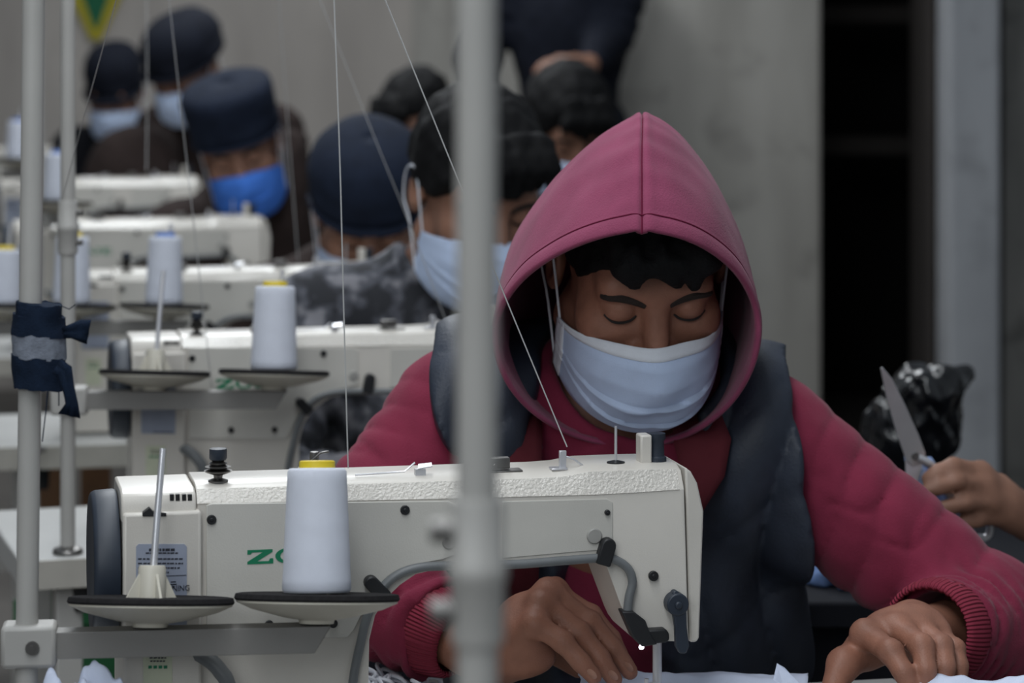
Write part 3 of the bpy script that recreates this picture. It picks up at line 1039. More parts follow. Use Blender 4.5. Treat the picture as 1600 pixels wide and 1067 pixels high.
def ribbon(name, pts, widths, m, parent, th=0.0012, off=(0, 0, 0)):
    """cloth strip along pts (offsets from parent's location); width varies, small ripples"""
    pts = [Vector(p) for p in pts]
    v, f = [], []
    n = len(pts)
    for i, p in enumerate(pts):
        d = (pts[min(i + 1, n - 1)] - pts[max(i - 1, 0)]).normalized()
        s = d.cross(Vector((0, 1, 0)))
        s.normalize()
        for j in range(6):
            u = j / 5 - 0.5
            v.append(p + s * widths[i] * u + Vector((0, 0.002 * math.sin(j * 2.4 + i), 0)))
    for i in range(n - 1):
        for j in range(5):
            f.append((i * 6 + j, i * 6 + j + 1, (i + 1) * 6 + j + 1, (i + 1) * 6 + j))
    o = MB().add(v, f).build(name, m, parent, angle=180)
    so = o.modifiers.new('solid', 'SOLIDIFY')
    so.thickness = th
    return o


def rel(px, py, Y, base):
    return tuple(at(px, py, Y) - np.array(base))


wb = tuple(wr.location)
ribbon('knot_end', [rel(98, 520, 2.452, wb), rel(110, 518, 2.450, wb), rel(125, 517, 2.45, wb), rel(139, 519, 2.452, wb)], [0.010, 0.013, 0.020, 0.022], m_wrap, wr)
ribbon('tail', [rel(88, 572, 2.45, wb), rel(100, 580, 2.448, wb), rel(106, 605, 2.447, wb), rel(112, 630, 2.448, wb), rel(108, 650, 2.45, wb)], [0.016, 0.016, 0.011, 0.011, 0.020], m_wrap, wr)
MB().tube([rel(75, 606, 2.448, wb), rel(72, 640, 2.448, wb), rel(66, 690, 2.45, wb)], 0.0006, 5).tube([rel(92, 606, 2.448, wb), rel(92, 634, 2.448, wb)], 0.0006, 5).tube(
    [rel(96, 478, 2.45, wb), rel(108, 483, 2.45, wb), rel(118, 476, 2.45, wb)], 0.0005, 5).build('loose_threads', m_wrap, wr)


# ------------------------------------------------------------------ threads hanging from the overhead guides
def thread(label, pts, w_px=1.6):
    P = [Vector(at(*p)) for p in pts]
    base = P[-1].copy()
    up = P[0] - P[1]
    P.insert(0, P[0] + up * ((2.25 - P[0].z) / up.z))      # on up to the overhead guide
    t = MB().tube([Vector(q) - base for q in catmull([tuple(p) for p in P], 40)], w_px / 2 / F * pts[0][2], 5)
    o = t.build('thread', m_strand, None)
    o.location = base
    return tag(o, label, 'thread', 'threads from the overhead guides')


thread('slanting thread running down past the hood to the nearest machine', [(602, 0, 2.60), (708, 262, 2.63), (782, 446, 2.66), (886, 698, 2.70)], 2.2)
thread('upright thread left of the slanting one, meeting the nearest machine top', [(522, 0, 2.56), (531, 250, 2.57), (537, 480, 2.58), (544, 731, 2.60)], 2.2)
thread('slanting thread crossing the first dark cap at far left', [(182, -2, 2.9), (140, 150, 3.1), (97, 312, 3.4)], 1.6)
thread('steep thread over the second dark cap and mask', [(264, -2, 3.6), (285, 190, 3.66), (315, 460, 3.74), (334, 632, 3.80)], 1.6)
thread('blurred upright thread left of the brown jacket', [(229, -2, 4.6), (230, 150, 4.6), (229, 268, 4.6)], 1.5)
thread('blurred thread falling beside the bright blue mask', [(436, -2, 4.4), (450, 200, 4.5), (466, 408, 4.6)], 1.8)
thread('blurred slanting thread across the round navy cap', [(500, 0, 3.7), (584, 212, 3.75), (640, 350, 3.8), (696, 500, 3.85)], 1.5)


# ------------------------------------------------------------------ people
class Head:
    def __init__(s, eye, yaw, pitch, scale, roll=0.0):
        s.R = R3(yaw, pitch, roll)
        s.s = scale
        s.o = np.asarray(eye) - s.R @ (np.array([0, -0.085, 0.007]) * scale)

    def __call__(s, x, y, z):
        return s.o + s.R @ (np.array([x, y, z]) * s.s)

    def many(s, P):
        return s.o + (np.asarray(P) * s.s) @ s.R.T

    def e(s, c, r):
        return ell(s(*c), np.array(r) * s.s, s.R)

    def c(s, a, b, r1, r2=None):
        return cap(s(*a), s(*b), r1 * s.s, (r2 if r2 is not None else r1) * s.s)


def head_sdf(v, H, sc=(0, 0.014, 0.035), sr=(0.074, 0.094, 0.084)):
    k = H.s
    v.add(H.e(sc, sr), 0.02 * k)
    v.add(H.e((0, -0.022, -0.040), (0.062, 0.066, 0.072)), 0.03 * k)
    v.add(H.e((0, -0.058, -0.095), (0.030, 0.026, 0.022)), 0.03 * k)
    for sx in (-1, 1):
        v.add(H.c((sx * 0.058, -0.002, -0.06), (sx * 0.020, -0.060, -0.092), 0.020, 0.018), 0.03 * k)
        v.add(H.e((sx * 0.042, -0.058, -0.022), (0.024, 0.024, 0.022)), 0.025 * k)
    v.add(H.c((-0.038, -0.070, 0.026), (0.038, -0.070, 0.026), 0.0145), 0.02 * k)
    for sx in (-1, 1):
        v.sub(H.e((sx * 0.032, -0.094, 0.006), (0.020, 0.0165, 0.0125)), 0.014 * k)
        v.add(H.e((sx * 0.032, -0.0715, 0.0065), (0.0155, 0.0145, 0.0125)), 0.003 * k)
        v.add(H.e((sx * 0.032, -0.0725, 0.0005), (0.015, 0.012, 0.006)), 0.004 * k)
    v.add(H.c((0, -0.080, 0.018), (0, -0.104, -0.030), 0.0085, 0.0125), 0.012 * k)
    for sx in (-1, 1):
        v.add(H.e((sx * 0.0135, -0.094, -0.034), (0.0095, 0.012, 0.009)), 0.008 * k)
        v.add(H.e((sx * 0.079, 0.012, -0.004), (0.009, 0.020, 0.032), ), 0.006 * k)
        v.sub(H.e((sx * 0.086, 0.006, 0.002), (0.007, 0.010, 0.017)), 0.005 * k)
    v.add(H.c((-0.016, -0.080, -0.062), (0.016, -0.080, -0.062), 0.0075), 0.008 * k)
    v.add(H.c((-0.014, -0.079, -0.072), (0.014, -0.079, -0.072), 0.008), 0.008 * k)


def hand_sdf(v, wrist, chains, thumb, palm_r=0.020, k=0.009):
    """chains: four finger joint lists [knuckle, mid, end, tip] with one radius list each"""
    W = np.asarray(wrist)
    for pts, rad in chains:
        kn = np.asarray(pts[0])
        v.add(cap(W, kn, palm_r * 0.92, rad[0] * 1.18), 0.014)
        for a, b, r1, r2 in zip(pts[:-1], pts[1:], rad[:-1], rad[1:]):
            v.add(cap(a, b, r1, r2), 0.0035)
        v.add(ell(kn, [rad[0] * 1.15] * 3), 0.008)
        v.add(ell(pts[1], [rad[1] * 1.08] * 3), 0.003)
    for (p, _), (q, _) in zip(chains[:-1], chains[1:]):
        m0 = W * 0.45 + np.asarray(p[0]) * 0.55
        m1 = W * 0.45 + np.asarray(q[0]) * 0.55
        v.add(cap(m0, m1, palm_r * 0.85), 0.012)
    if thumb:
        pts, rad = thumb
        v.add(cap(W, pts[0], palm_r * 0.9, rad[0] * 1.1), 0.014)
        for a, b, r1, r2 in zip(pts[:-1], pts[1:], rad[:-1], rad[1:]):
            v.add(cap(a, b, r1, r2), 0.006)


def simple_hand(W, d, side, up=(0, 0, 1), s=1.0):
    """relaxed hand at wrist W pointing along d; side = +1 thumb to the left of d seen from above"""
    d = np.asarray(d, float)
    d /= np.linalg.norm(d)
    upv = np.asarray(up, float)
    lat = np.cross(upv, d)
    lat /= np.linalg.norm(lat)
    lat *= side
    upv = np.cross(d, np.cross(upv, d))
    upv /= np.linalg.norm(upv)
    ch = []
    for i, (ofs, ln) in enumerate(((0.028, 0.95), (0.009, 1.05), (-0.011, 0.98), (-0.029, 0.8))):
        kn = W + s * (d * (0.085 - 0.004 * i) + lat * ofs + upv * 0.008)
        p1 = kn + s * ln * (d * 0.038 - upv * 0.010)
        p2 = p1 + s * ln * (d * 0.020 - upv * 0.014)
        p3 = p2 + s * ln * (d * 0.012 - upv * 0.016)
        ch.append(([kn, p1, p2, p3], [0.0105 * s, 0.0095 * s, 0.0085 * s, 0.0075 * s]))
    t0 = W + s * (d * 0.030 + lat * 0.030 - upv * 0.008)
    t1 = t0 + s * (d * 0.032 + lat * 0.018 - upv * 0.006)
    t2 = t1 + s * (d * 0.028 + lat * 0.004 - upv * 0.006)
    return ch, ([t0, t1, t2], [0.013 * s, 0.0115 * s, 0.009 * s])


def mask_mesh(H, name, m, parent, base, binding=True, w=1.0):
    nu, nv = 61, 49

    def P(u, v, off=0.0):
        au = abs(u)
        zt = -0.0165 - 0.027 * u * u
        zb = -0.134 + 0.034 * au ** 2.2
        z = zt + (zb - zt) * v
        y0 = np.interp(v, [-0.05, 0, 0.12, 0.3, 0.5, 0.7, 0.88, 1, 1.05], [-0.103, -0.106, -0.118, -0.126, -0.126, -0.120, -0.106, -0.082, -0.074])
        nose = math.exp(-(u / 0.22) ** 2) * np.interp(v, [0, 0.12, 0.3, 0.6], [0.006, 0.010, 0.006, 0.0])
        ys = -0.022
        sh = max(0.0, 1 - au ** 2.3)
        y = ys + (y0 + 0.004 - ys) * sh - nose
        x = 0.078 * w * math.sin(u * 1.25) / math.sin(1.25)
        pl = 0.0
        for c, amp in ((0.50 - 0.10 * au * au, 0.0060), (0.74 - 0.20 * au * au, 0.0050)):
            cc = c - 0.10 * (1 - au) * 0.0 + 0.02 * math.sin(u * 2 + c * 7)
            dlt = v - cc
            if dlt > 0:
                pl -= amp * math.exp(-dlt / 0.07) * min(1.0, dlt / 0.006)
            else:
                pl += 0.0016 * math.exp(dlt / 0.02)
        y += pl * (0.35 + 0.65 * sh) * (1 - 0.5 * math.exp(-(u / 0.08) ** 2))
        y += 0.0012 * math.sin(u * 9 + v * 13) * (1 - v * 0.4)
        y -= off * (0.5 + 0.5 * sh)
        x += off * (u * 0.9)
        return (x, y, z)

    def grid(u0, u1, v0, v1, n1, n2, off):
        V = [P(u, v, off) for v in np.linspace(v0, v1, n2) for u in np.linspace(u0, u1, n1)]
        Q = [(j * n1 + i, j * n1 + i + 1, (j + 1) * n1 + i + 1, (j + 1) * n1 + i) for j in range(n2 - 1) for i in range(n1 - 1)]
        return H.many(V) - np.asarray(base), Q
    V, Q = grid(-1, 1, 0, 1, nu, nv, 0)
    o = link(name, mesh_np(name, V, Q), m, parent)
    so = o.modifiers.new('solid', 'SOLIDIFY')
    so.thickness = 0.0012
    if binding:
        for a in ((-1.0, 1.0, -0.015, 0.068, 61, 4), (-1.02, -0.91, 0.0, 0.99, 4, 49), (0.91, 1.02, 0.0, 0.99, 4, 49)):
            V, Q = grid(*a[:4], a[4], a[5], 0.0013)
            b = link('binding', mesh_np('binding', V, Q), m_bind, o)
            so = b.modifiers.new('solid', 'SOLIDIFY')
            so.thickness = 0.0012
    for sx in (-1, 1):
        a, b = P(sx * 0.98, 0.0, 0.001), P(sx * 0.98, 0.97, 0.001)
        c = catmull([a, (sx * 0.086, 0.008, 0.026), (sx * 0.090, 0.030, 0.018), (sx * 0.088, 0.030, -0.022), (sx * 0.084, 0.006, -0.045), b], 22)
        MB().tube(H.many(c) - np.asarray(base), 0.0012 * H.s, 6).build('ear_loop', m_bind, o)
    return o


def brows_and_lashes(bodyV, bodyQ, H, parent, base):
    bv = BVHTree.FromPolygons([tuple(p) for p in bodyV], [tuple(q) for q in bodyQ])

    def cast(x, z, off):
        a = Vector(H(x, -0.25, z))
        d = Vector(H.R @ np.array([0, 1, 0]))
        hit = bv.ray_cast(a, d)
        p = hit[0] if hit[0] is not None else Vector(H(x, -0.09, z))
        return p - d * off
    for sx in (-1, 1):
        pts = [(0.0105, 0.0165), (0.017, 0.0195), (0.026, 0.0230), (0.036, 0.0250), (0.045, 0.0240), (0.050, 0.0215)]
        c = [cast(sx * x, z, -0.0024 * H.s) - Vector(base) for x, z in pts]
        rr = [0.0034, 0.0050, 0.0056, 0.0052, 0.0044, 0.0032]
        c2 = catmull([tuple(p) for p in c], 20)
        r2 = list(np.interp(np.linspace(0, 5, 20), range(6), rr) * H.s)
        MB().tube(c2, r2, 8).build('eyebrow', m_brow, parent)
        pts = [(0.0175, 0.0005), (0.023, -0.0028), (0.032, -0.0042), (0.040, -0.0030), (0.047, 0.0012)]
        c = [cast(sx * x, z, 0.0001) - Vector(base) for x, z in pts]
        c2 = catmull([tuple(p) for p in c], 16)
        r2 = list(np.interp(np.linspace(0, 4, 16), range(5), [0.0010, 0.0019, 0.0023, 0.0021, 0.0012]) * H.s)
        MB().tube(c2, r2, 6).build('eyelash', m_lash, parent)


def hair_mesh(H, parent, base, h=0.004, seed=1.0, cut=-0.02, fringe=0.0, thick=1.0, slope=1.0, zmax=None, ymax=None, hc=(0, 0.016, 0.040), hr=(0.082, 0.102, 0.092), fz=0.098, fn=15):
    v = Vol(H.o - 0.19 * H.s, H.o + 0.19 * H.s, h)
    t = thick
    v.add(H.e(hc, [q * t for q in hr]), 0)
    v.sub(H.e(hc, [q - 0.012 for q in hr]), 0.004)
    # hairline: keep z + slope*y > cut in head space
    n = H.R @ np.array([0, slope, 1.0])
    n /= np.linalg.norm(n)
    p0 = H(0, 0, cut)
    idx = np.indices(v.F.shape).reshape(3, -1).T
    Pw = idx * v.h + v.lo
    dl = -(Pw - p0) @ n
    loc = ((Pw - H.o) @ H.R) / H.s
    dl += 0.010 * vnoise(loc, 60, seed)
    if zmax is not None:
        dl = np.maximum(dl, (loc[:, 2] - zmax) * H.s)
    if ymax is not None:
        dl = np.maximum(dl, (loc[:, 1] - ymax) * H.s)
    v.F = np.maximum(v.F, dl.reshape(v.F.shape).astype(np.float32))
    if fringe:
        rng = random.Random(int(seed * 10))
        for i in range(fn):
            x = -0.044 + 0.0068 * i
            z0 = fz + rng.uniform(-0.006, 0.006)
            ln = fringe * (0.55 + 0.45 * math.sin(i * 0.23 + 0.4)) + rng.uniform(-0.006, 0.006)
            sw = rng.uniform(-0.004, 0.010)
            q0, q1, q2 = (x, -0.072, z0 + 0.012), (x + sw, -0.098, z0 - 0.018), (x + 2 * sw, -0.094, z0 - 0.026 - ln)
            v.add(H.c(q0, q1, 0.0105, 0.0100), 0.006)
            v.add(H.c(q1, q2, 0.0100, 0.0060), 0.006)
    v.near(lambda P: (0.0042 * vnoise(((P - H.o) @ H.R) / H.s, 95, seed) + 0.0025 * vnoise(((P - H.o) @ H.R) / H.s, 230, seed + 2)))
    V, Q = v.mesh()
    return link('hair', mesh_np('hair', V - np.asarray(base), Q), m_hair, parent)


def cap_mesh(H, parent, base, m, height=0.105, flat_top=True, brim=0.045, tilt=0.0, rx=0.090, ry=0.108, z0=0.030):
    prof = [(0.96, z0 - 0.004), (1.0, z0), (1.0, z0 + 0.022), (0.99, z0 + 0.024)]
    if flat_top:
        prof += [(1.02, z0 + height * 0.5), (1.03, z0 + height * 0.80), (0.98, z0 + height * 0.93), (0.80, z0 + height), (0.4, z0 + height * 1.03), (0.01, z0 + height * 1.03)]
    else:
        prof += [(1.02, z0 + height * 0.42), (0.94, z0 + height * 0.68), (0.76, z0 + height * 0.88), (0.5, z0 + height * 0.98), (0.2, z0 + height * 1.01), (0.01, z0 + height * 1.02)]
    n = 40
    V, Q = [], []
    for i, (r, z) in enumerate(prof):
        for k in range(n):
            a = 2 * PI * k / n
            w = 1 + 0.012 * math.sin(5 * a + i)
            V.append((rx * r * w * math.cos(a), 0.014 + ry * r * w * math.sin(a), z + 0.12 * (ry * r * math.sin(a)) * tilt))
    for i in range(len(prof) - 1):
        for k in range(n):
            Q.append((i * n + k, i * n + (k + 1) % n, (i + 1) * n + (k + 1) % n, (i + 1) * n + k))
    o = link('cap', mesh_np('cap', H.many(V) - np.asarray(base), Q), m, parent)
    so = o.modifiers.new('solid', 'SOLIDIFY')
    so.thickness = 0.003
    if brim:
        V, Q = [], []
        nb, nr = 25, 5
        for j in range(nr):
            for i in range(nb):
                a = -PI / 2 + (i / (nb - 1) - 0.5) * PI * 0.95
                ext = brim * (j / (nr - 1)) * math.cos((i / (nb - 1) - 0.5) * PI * 0.9) ** 0.6
                V.append(((rx * 0.99 + ext * 0.5) * math.cos(a), 0.014 + (ry * 0.99 + ext) * math.sin(a), z0 + 0.003 - 0.25 * ext - 0.15 * abs(math.cos(a)) * 0.04))
        for j in range(nr - 1):
            for i in range(nb - 1):
                Q.append((j * nb + i, j * nb + i + 1, (j + 1) * nb + i + 1, (j + 1) * nb + i))
        b = link('brim', mesh_np('brim', H.many(V) - np.asarray(base), Q), m, o)
        so = b.modifiers.new('solid', 'SOLIDIFY')
        so.thickness = 0.003
    return o


def lower_body(parent, base, pelvis, dirv, lat, s=1.0, standing=False):
    """hips, thighs, shins and shoes; seated facing dirv"""
    d, l = np.asarray(dirv), np.asarray(lat)
    p = np.asarray(pelvis)
    v = Vol(p - [0.45, 0.75, p[2]], p + [0.45, 0.75, 0.25], 0.014)
    v.add(ell(p + [0, 0, 0.02], (0.17 * s, 0.13 * s, 0.12 * s)), 0.03)
    sh = []
    for sx in (-1, 1):
        hip = p + l * 0.085 * sx
        if standing:
            knee, ank = hip + d * 0.03 + [0, 0, -0.42], hip + [0, 0, 0]
            ank = np.array([hip[0], hip[1], 0.09])
        else:
            knee = hip + d * 0.40 + l * 0.05 * sx
            knee[2] = 0.50
            ank = knee - d * 0.06
            ank[2] = 0.09
        v.add(cap(hip, knee, 0.082 * s, 0.062 * s), 0.04)
        v.add(cap(knee, ank, 0.060 * s, 0.045 * s), 0.02)
        sh.append(ank)
    V, Q = v.mesh()
    link('trousers', mesh_np('trousers', V - np.asarray(base), Q), m_trous, parent)
    for a in sh:
        q = np.array([a[0], a[1], 0.0])
        sv = Vol(q - [0.2, 0.2, 0.02], q + [0.2, 0.2, 0.16], 0.010)
        sv.add(cap(q + [0, 0, 0.05] - d * 0.04, q + [0, 0, 0.042] + d * 0.13, 0.047, 0.040), 0.02)
        sv.add(cap(q + [0, 0, 0.05], q + [0, 0, 0.10], 0.045, 0.047), 0.02)
        V, Q = sv.mesh()
        link('shoe', mesh_np('shoe', V - np.asarray(base), Q), m_shoe, parent)


def worker(label, eye, yaw, pitch, scale, body_yaw, jacket, head_gear, mask=None, skin=None, sh_drop=0.0, hunch=0.05, roll=0.0, standing=False,
           hands=None, hair_seed=1.0, hair_kw=None, cap_kw=None, hood=False, extra=()):
    skin = skin or m_skin2
    H = Head(eye, yaw, pitch, scale, roll)
    d = np.array([math.sin(body_yaw), -math.cos(body_yaw), 0])
    l = np.array([math.cos(body_yaw), math.sin(body_yaw), 0])
    nb = H(0, 0.050, -0.150) - d * hunch + [0, 0, -0.02 - sh_drop]
    pel = nb - d * 0.16
    pel = np.array([pel[0], pel[1], 0.56 if not standing else nb[2] - 0.52])
    if standing:
        pel[:2] = (nb - d * 0.02)[:2]
    base = (float(pel[0]), float(pel[1]), 0.0)
    t = thing('person', label, 'person', base, 0.0)
    chest = nb * 0.62 + pel * 0.38
    S, E, W = {}, {}, {}
    for sx in (-1, 1):
        S[sx] = nb + l * 0.185 * sx * scale / 1.1 + [0, 0, -0.055] - d * 0.01
        E[sx] = S[sx] + l * 0.09 * sx + d * 0.08 + [0, 0, -0.25]
        W[sx] = E[sx] + d * 0.21 - l * 0.11 * sx
        W[sx][2] = max(TZ + 0.045, E[sx][2] - 0.02)
        if standing:
            W[sx] = S[sx] + l * 0.06 * sx + d * 0.10 + [0, 0, -0.50]
        if hands and sx in hands:
            E[sx], W[sx] = np.asarray(hands[sx][0]), np.asarray(hands[sx][1])
    allp = np.array([H.o + 0.17, H.o - 0.17, pel - 0.2, pel + 0.2] + [E[k] + 0.1 for k in E] + [E[k] - 0.1 for k in E] + [W[k] + 0.2 for k in W] + [W[k] - 0.2 for k in W] + [S[k] + 0.12 for k in S])
    lo, hi = allp.min(0), allp.max(0)
    hgrid = 0.0065
    v = Vol(lo, hi, hgrid)
    head_sdf(v, H)
    v.add(cap(H(0, 0.020, -0.060), nb, 0.054 * scale, 0.060 * scale), 0.03)
    v.add(cap(chest, pel, 0.12, 0.12), 0.05)
    v.add(cap(S[-1], S[1], 0.060), 0.05)
    for sx in (-1, 1):
        v.add(cap(S[sx], E[sx], 0.050, 0.040), 0.03)
        v.add(cap(E[sx], W[sx], 0.040, 0.027), 0.02)
        hd = hands[sx][2] if hands and sx in hands else (d * 0.8 - l * 0.35 * sx + np.array([0, 0, -0.12]))
        ch, th = simple_hand(W[sx], hd, -sx, s=scale / 1.05)
        if hands and sx in hands and len(hands[sx]) > 3:
            ch, th = hands[sx][3]
        hand_sdf(v, W[sx], ch, th)
    V, Q = v.mesh()
    link('body', mesh_np('body', V - np.asarray(base), Q), skin, t)
    brows_and_lashes(V, Q, H, t, base)
    # jacket
    j = Vol(lo - 0.03, hi + 0.03, 0.009)
    rb = np.stack([l, -d, [0, 0, 1]], 1)
    j.add(ell(chest, (0.185, 0.135, 0.24), rb), 0.05)
    j.add(cap(chest, pel, 0.145, 0.150), 0.06)
    j.add(cap(S[-1] * 0.9 + S[1] * 0.1, S[1] * 0.9 + S[-1] * 0.1, 0.078), 0.07)
    j.add(cap(nb + [0, 0, -0.03], nb + d * 0.015 + [0, 0, 0.030], 0.082, 0.078), 0.05)
    for sx in (-1, 1):
        def fold(tt, dx, dy, dz):
            return 0.004 * np.sin(22 * tt + 30 * dx + 2.0 * sx) + 0.003 * np.sin(47 * tt + 40 * dz)
        j.add(cap(S[sx], E[sx], 0.072, 0.060, fold), 0.05)
        j.add(cap(E[sx], E[sx] * 0.12 + W[sx] * 0.88, 0.060, 0.044, fold), 0.04)
    if hood:
        j.add(ell(nb - d * 0.06 + [0, 0, 0.02], (0.11, 0.075, 0.07), rb), 0.05)
    for (c_, r_) in extra:
        j.add(ell(c_, r_), 0.05)
    j.sub(cap(nb + [0, 0, 0.03], H(0, 0.02, -0.04), 0.066 * scale / 1.1, 0.075), 0.01)
    j.near(lambda P: 0.004 * vnoise(P, 28, hair_seed) + 0.002 * vnoise(P, 75, hair_seed + 3))
    V, Q = j.mesh()
    link('jacket', mesh_np('jacket', V - np.asarray(base), Q), jacket, t)
    hk = dict(hair_kw or {})
    if head_gear == 'hair':
        hair_mesh(H, t, base, h=0.006, seed=hair_seed, **hk)
    else:
        hair_mesh(H, t, base, h=0.007, seed=hair_seed, cut=0.0, slope=0.9, thick=0.985, zmax=(cap_kw or {}).get('z0', 0.03) + 0.012)
        cap_mesh(H, t, base, head_gear, **(cap_kw or {}))
    if mask:
        mask_mesh(H, 'mask', mask, t, base, binding=False)
    lower_body(t, base, pel, d, l, standing=standing)
    return t, H


rd = math.radians
worker('worker in grey camouflage jacket and pale blue mask behind the middle pole', at(782, 342, 4.06), rd(22), rd(26), 1.17, rd(12), m_camo, 'hair', m_mask,
       hair_seed=1.3, hair_kw=dict(cut=-0.012, fringe=0.022, thick=1.06))
worker('worker in round navy cap bent low over the third machine', at(578, 380, 5.12), rd(6), rd(33), 1.18, rd(12), m_brown, m_navy, m_mask,
       hair_seed=2.1, cap_kw=dict(height=0.10, flat_top=False, brim=0.015, z0=0.040, rx=0.096, ry=0.112))
worker('worker in flat-topped navy cap and bright blue mask', at(372, 252, 6.30), rd(4), rd(20), 1.10, rd(20), m_brown, m_navy, m_mask2,
       hair_seed=2.7, roll=rd(-13), cap_kw=dict(height=0.105, flat_top=True, brim=0.015, z0=0.040, rx=0.097), hood=True,
       extra=[(at(452, 300, 6.52), (0.055, 0.07, 0.15))])
worker('worker in dark cap turned left, third face from the left edge of the picture', at(262, 128, 7.90), rd(-30), rd(30), 1.12, rd(-15), m_brown, m_navy2, m_mask,
       hair_seed=3.3, cap_kw=dict(height=0.11, flat_top=False, brim=0.02, z0=0.026, rx=0.10, ry=0.12), extra=[(at(212, 292, 8.05), (0.155, 0.12, 0.185))])
worker('worker in dark cap farthest left, below the pennant', at(168, 160, 9.25), rd(-8), rd(24), 1.10, rd(0), m_dark, m_navy2, m_mask,
       hair_seed=3.9, cap_kw=dict(height=0.13, flat_top=False, brim=0.03, z0=0.020))
worker('bareheaded dark-haired worker seen between navy cap and middle pole', at(622, 216, 7.4), rd(-35), rd(30), 1.10, rd(-10), m_dark, 'hair', m_mask,
       hair_seed=4.4, hair_kw=dict(cut=-0.005, fringe=0.01, thick=1.05))
worker('dark-haired worker mostly hidden behind the pink hood', at(905, 232, 6.3), rd(18), rd(32), 1.12, rd(10), m_dark, 'hair', m_mask,
       hair_seed=5.1, hair_kw=dict(cut=-0.03, fringe=0.03, thick=1.08))
hs_ = at(868, 60, 8.2)
worker('standing figure in dark navy clothes cut off by the upper picture edge', np.array([hs_[0], hs_[1] - 0.12, 1.80]), rd(-10), rd(15), 1.08, rd(-12), m_navy2, 'hair', None,
       hair_seed=5.8, standing=True, hands={1: (at(955, 55, 8.2), at(922, 100, 7.95), (-0.9, -0.3, 0.05))})

# ------------------------------------------------------------------ the hooded worker in front
H = Head(at(1026, 489, 2.885), rd(9), rd(33), 1.15, rd(-1.5))
SL, SR = at(708, 650, 3.06), at(1210, 694, 3.08)
EL, ER = at(520, 905, 2.96), at(1550, 982, 3.02)
WL, WR = at(742, 1012, 2.84), at(1446, 988, 2.875)
NB = at(985, 640, 3.10)
PEL = np.array([X_at(975, 3.35), 3.35, 0.55])
base = (float(PEL[0]), float(PEL[1]), 0.0)
man = thing('person', 'worker in maroon hood, dark vest and pale blue mask at the nearest machine', 'person', base, 0)
lo = np.array([X_at(470, 3.0), 2.66, 0.48])
hi = np.array([X_at(1640, 3.0), 3.48, 1.36])
v = Vol(lo, hi, 0.0034)
head_sdf(v, H, (0, 0.006, 0.028), (0.070, 0.086, 0.072))
v.add(cap(H(0, 0.02, -0.06), NB, 0.062, 0.070), 0.03)
v.add(cap(NB * 0.7 + PEL * 0.3, PEL, 0.13, 0.13), 0.05)
v.add(cap(SL, SR, 0.060), 0.05)
for S_, E_, W_ in ((SL, EL, WL), (SR, ER, WR)):
    v.add(cap(S_, E_, 0.052, 0.042), 0.03)
    v.add(cap(E_, W_, 0.042, 0.027), 0.02)
# his right hand lies under the arm of the machine, fingers towards the needle
Yh = 2.80
fr = [0.0125, 0.0112, 0.0102, 0.0085]
chL = [
    ([at(836, 975, 2.775), at(880, 1003, 2.765), at(908, 1034, 2.760), at(928, 1058, 2.758)], [0.0118, 0.0106, 0.0096, 0.0080]),
    ([at(846, 944, 2.795), at(905, 988, 2.785), at(938, 1028, 2.780), at(960, 1062, 2.776)], fr),
    ([at(858, 926, 2.815), at(922, 972, 2.805), at(960, 1014, 2.800), at(984, 1050, 2.796)], fr),
    ([at(866, 926, 2.840), at(922, 962, 2.835), at(955, 998, 2.832), at(972, 1030, 2.830)], fr)]
thL = ([at(800, 985, 2.87), at(850, 1010, 2.88), at(905, 1045, 2.87)], [0.016, 0.013, 0.010])
hand_sdf(v, at(772, 1018, 2.83), chL, thL, palm_r=0.026)
v.add(cap(WL, at(785, 1020, 2.83), 0.027, 0.028), 0.02)
v.add(ell(at(815, 1025, 2.80), (0.035, 0.020, 0.022)), 0.02)
# his left hand points towards the camera, knuckles up
fr2 = [0.0130, 0.0122, 0.0108, 0.0090]
chR = [
    ([at(1352, 992, 2.800), at(1392, 1018, 2.758), at(1412, 1050, 2.740), at(1424, 1080, 2.735)], fr2),
    ([at(1402, 982, 2.805), at(1440, 1010, 2.760), at(1447, 1046, 2.742), at(1448, 1076, 2.738)], fr2),
    ([at(1440, 985, 2.812), at(1472, 1010, 2.772), at(1478, 1042, 2.756), at(1476, 1070, 2.75)], [0.0122, 0.0114, 0.010, 0.0085]),
    ([at(1465, 990, 2.822), at(1492, 1013, 2.792), at(1500, 1040, 2.778), at(1500, 1064, 2.772)], [0.0108, 0.0098, 0.009, 0.0078])]
thR = ([at(1352, 1015, 2.825), at(1318, 1038, 2.79), at(1300, 1078, 2.765)], [0.019, 0.0165, 0.012])
hand_sdf(v, at(1425, 985, 2.86), chR, thR, palm_r=0.026)
v.near(lambda P: 0.0006 * vnoise(P, 160, 2.0), 0.01)
bV, bQ = v.mesh()
link('body', mesh_np('body', bV - np.asarray(base), bQ), m_skin, man)
brows_and_lashes(bV, bQ, H, man, base)
for (p, q, Y, ry) in ((925, 1053, 2.748, 0), (958, 1055, 2.766, 0), (982, 1042, 2.787, 0)):
    c = at(p, q, Y)
    a = rd(-50)
    Mx = Matrix.Translation(Vector(c - np.asarray(base))) @ Matrix.Rotation(a, 4, 'Y').inverted() @ Matrix.Rotation(rd(35), 4, 'X')
    MB().lathe([(0.0, -0.0010), (0.0038, -0.0007), (0.0050, 0.0), (0.0038, 0.0008), (0.0, 0.0011)], 16, (0, 0, 0), 'y', sx=1.25, sy=0.95).xform(Mx).build('fingernail', m_nail, man)
hair_mesh(H, man, base, h=0.0036, seed=1.7, cut=-0.020, fringe=0.003, thick=1.0, fn=13, ymax=-0.005, hc=(0, 0.006, 0.031), hr=(0.0745, 0.092, 0.078), fz=0.087)
mk = mask_mesh(H, 'mask', m_mask, man, base, w=0.99)

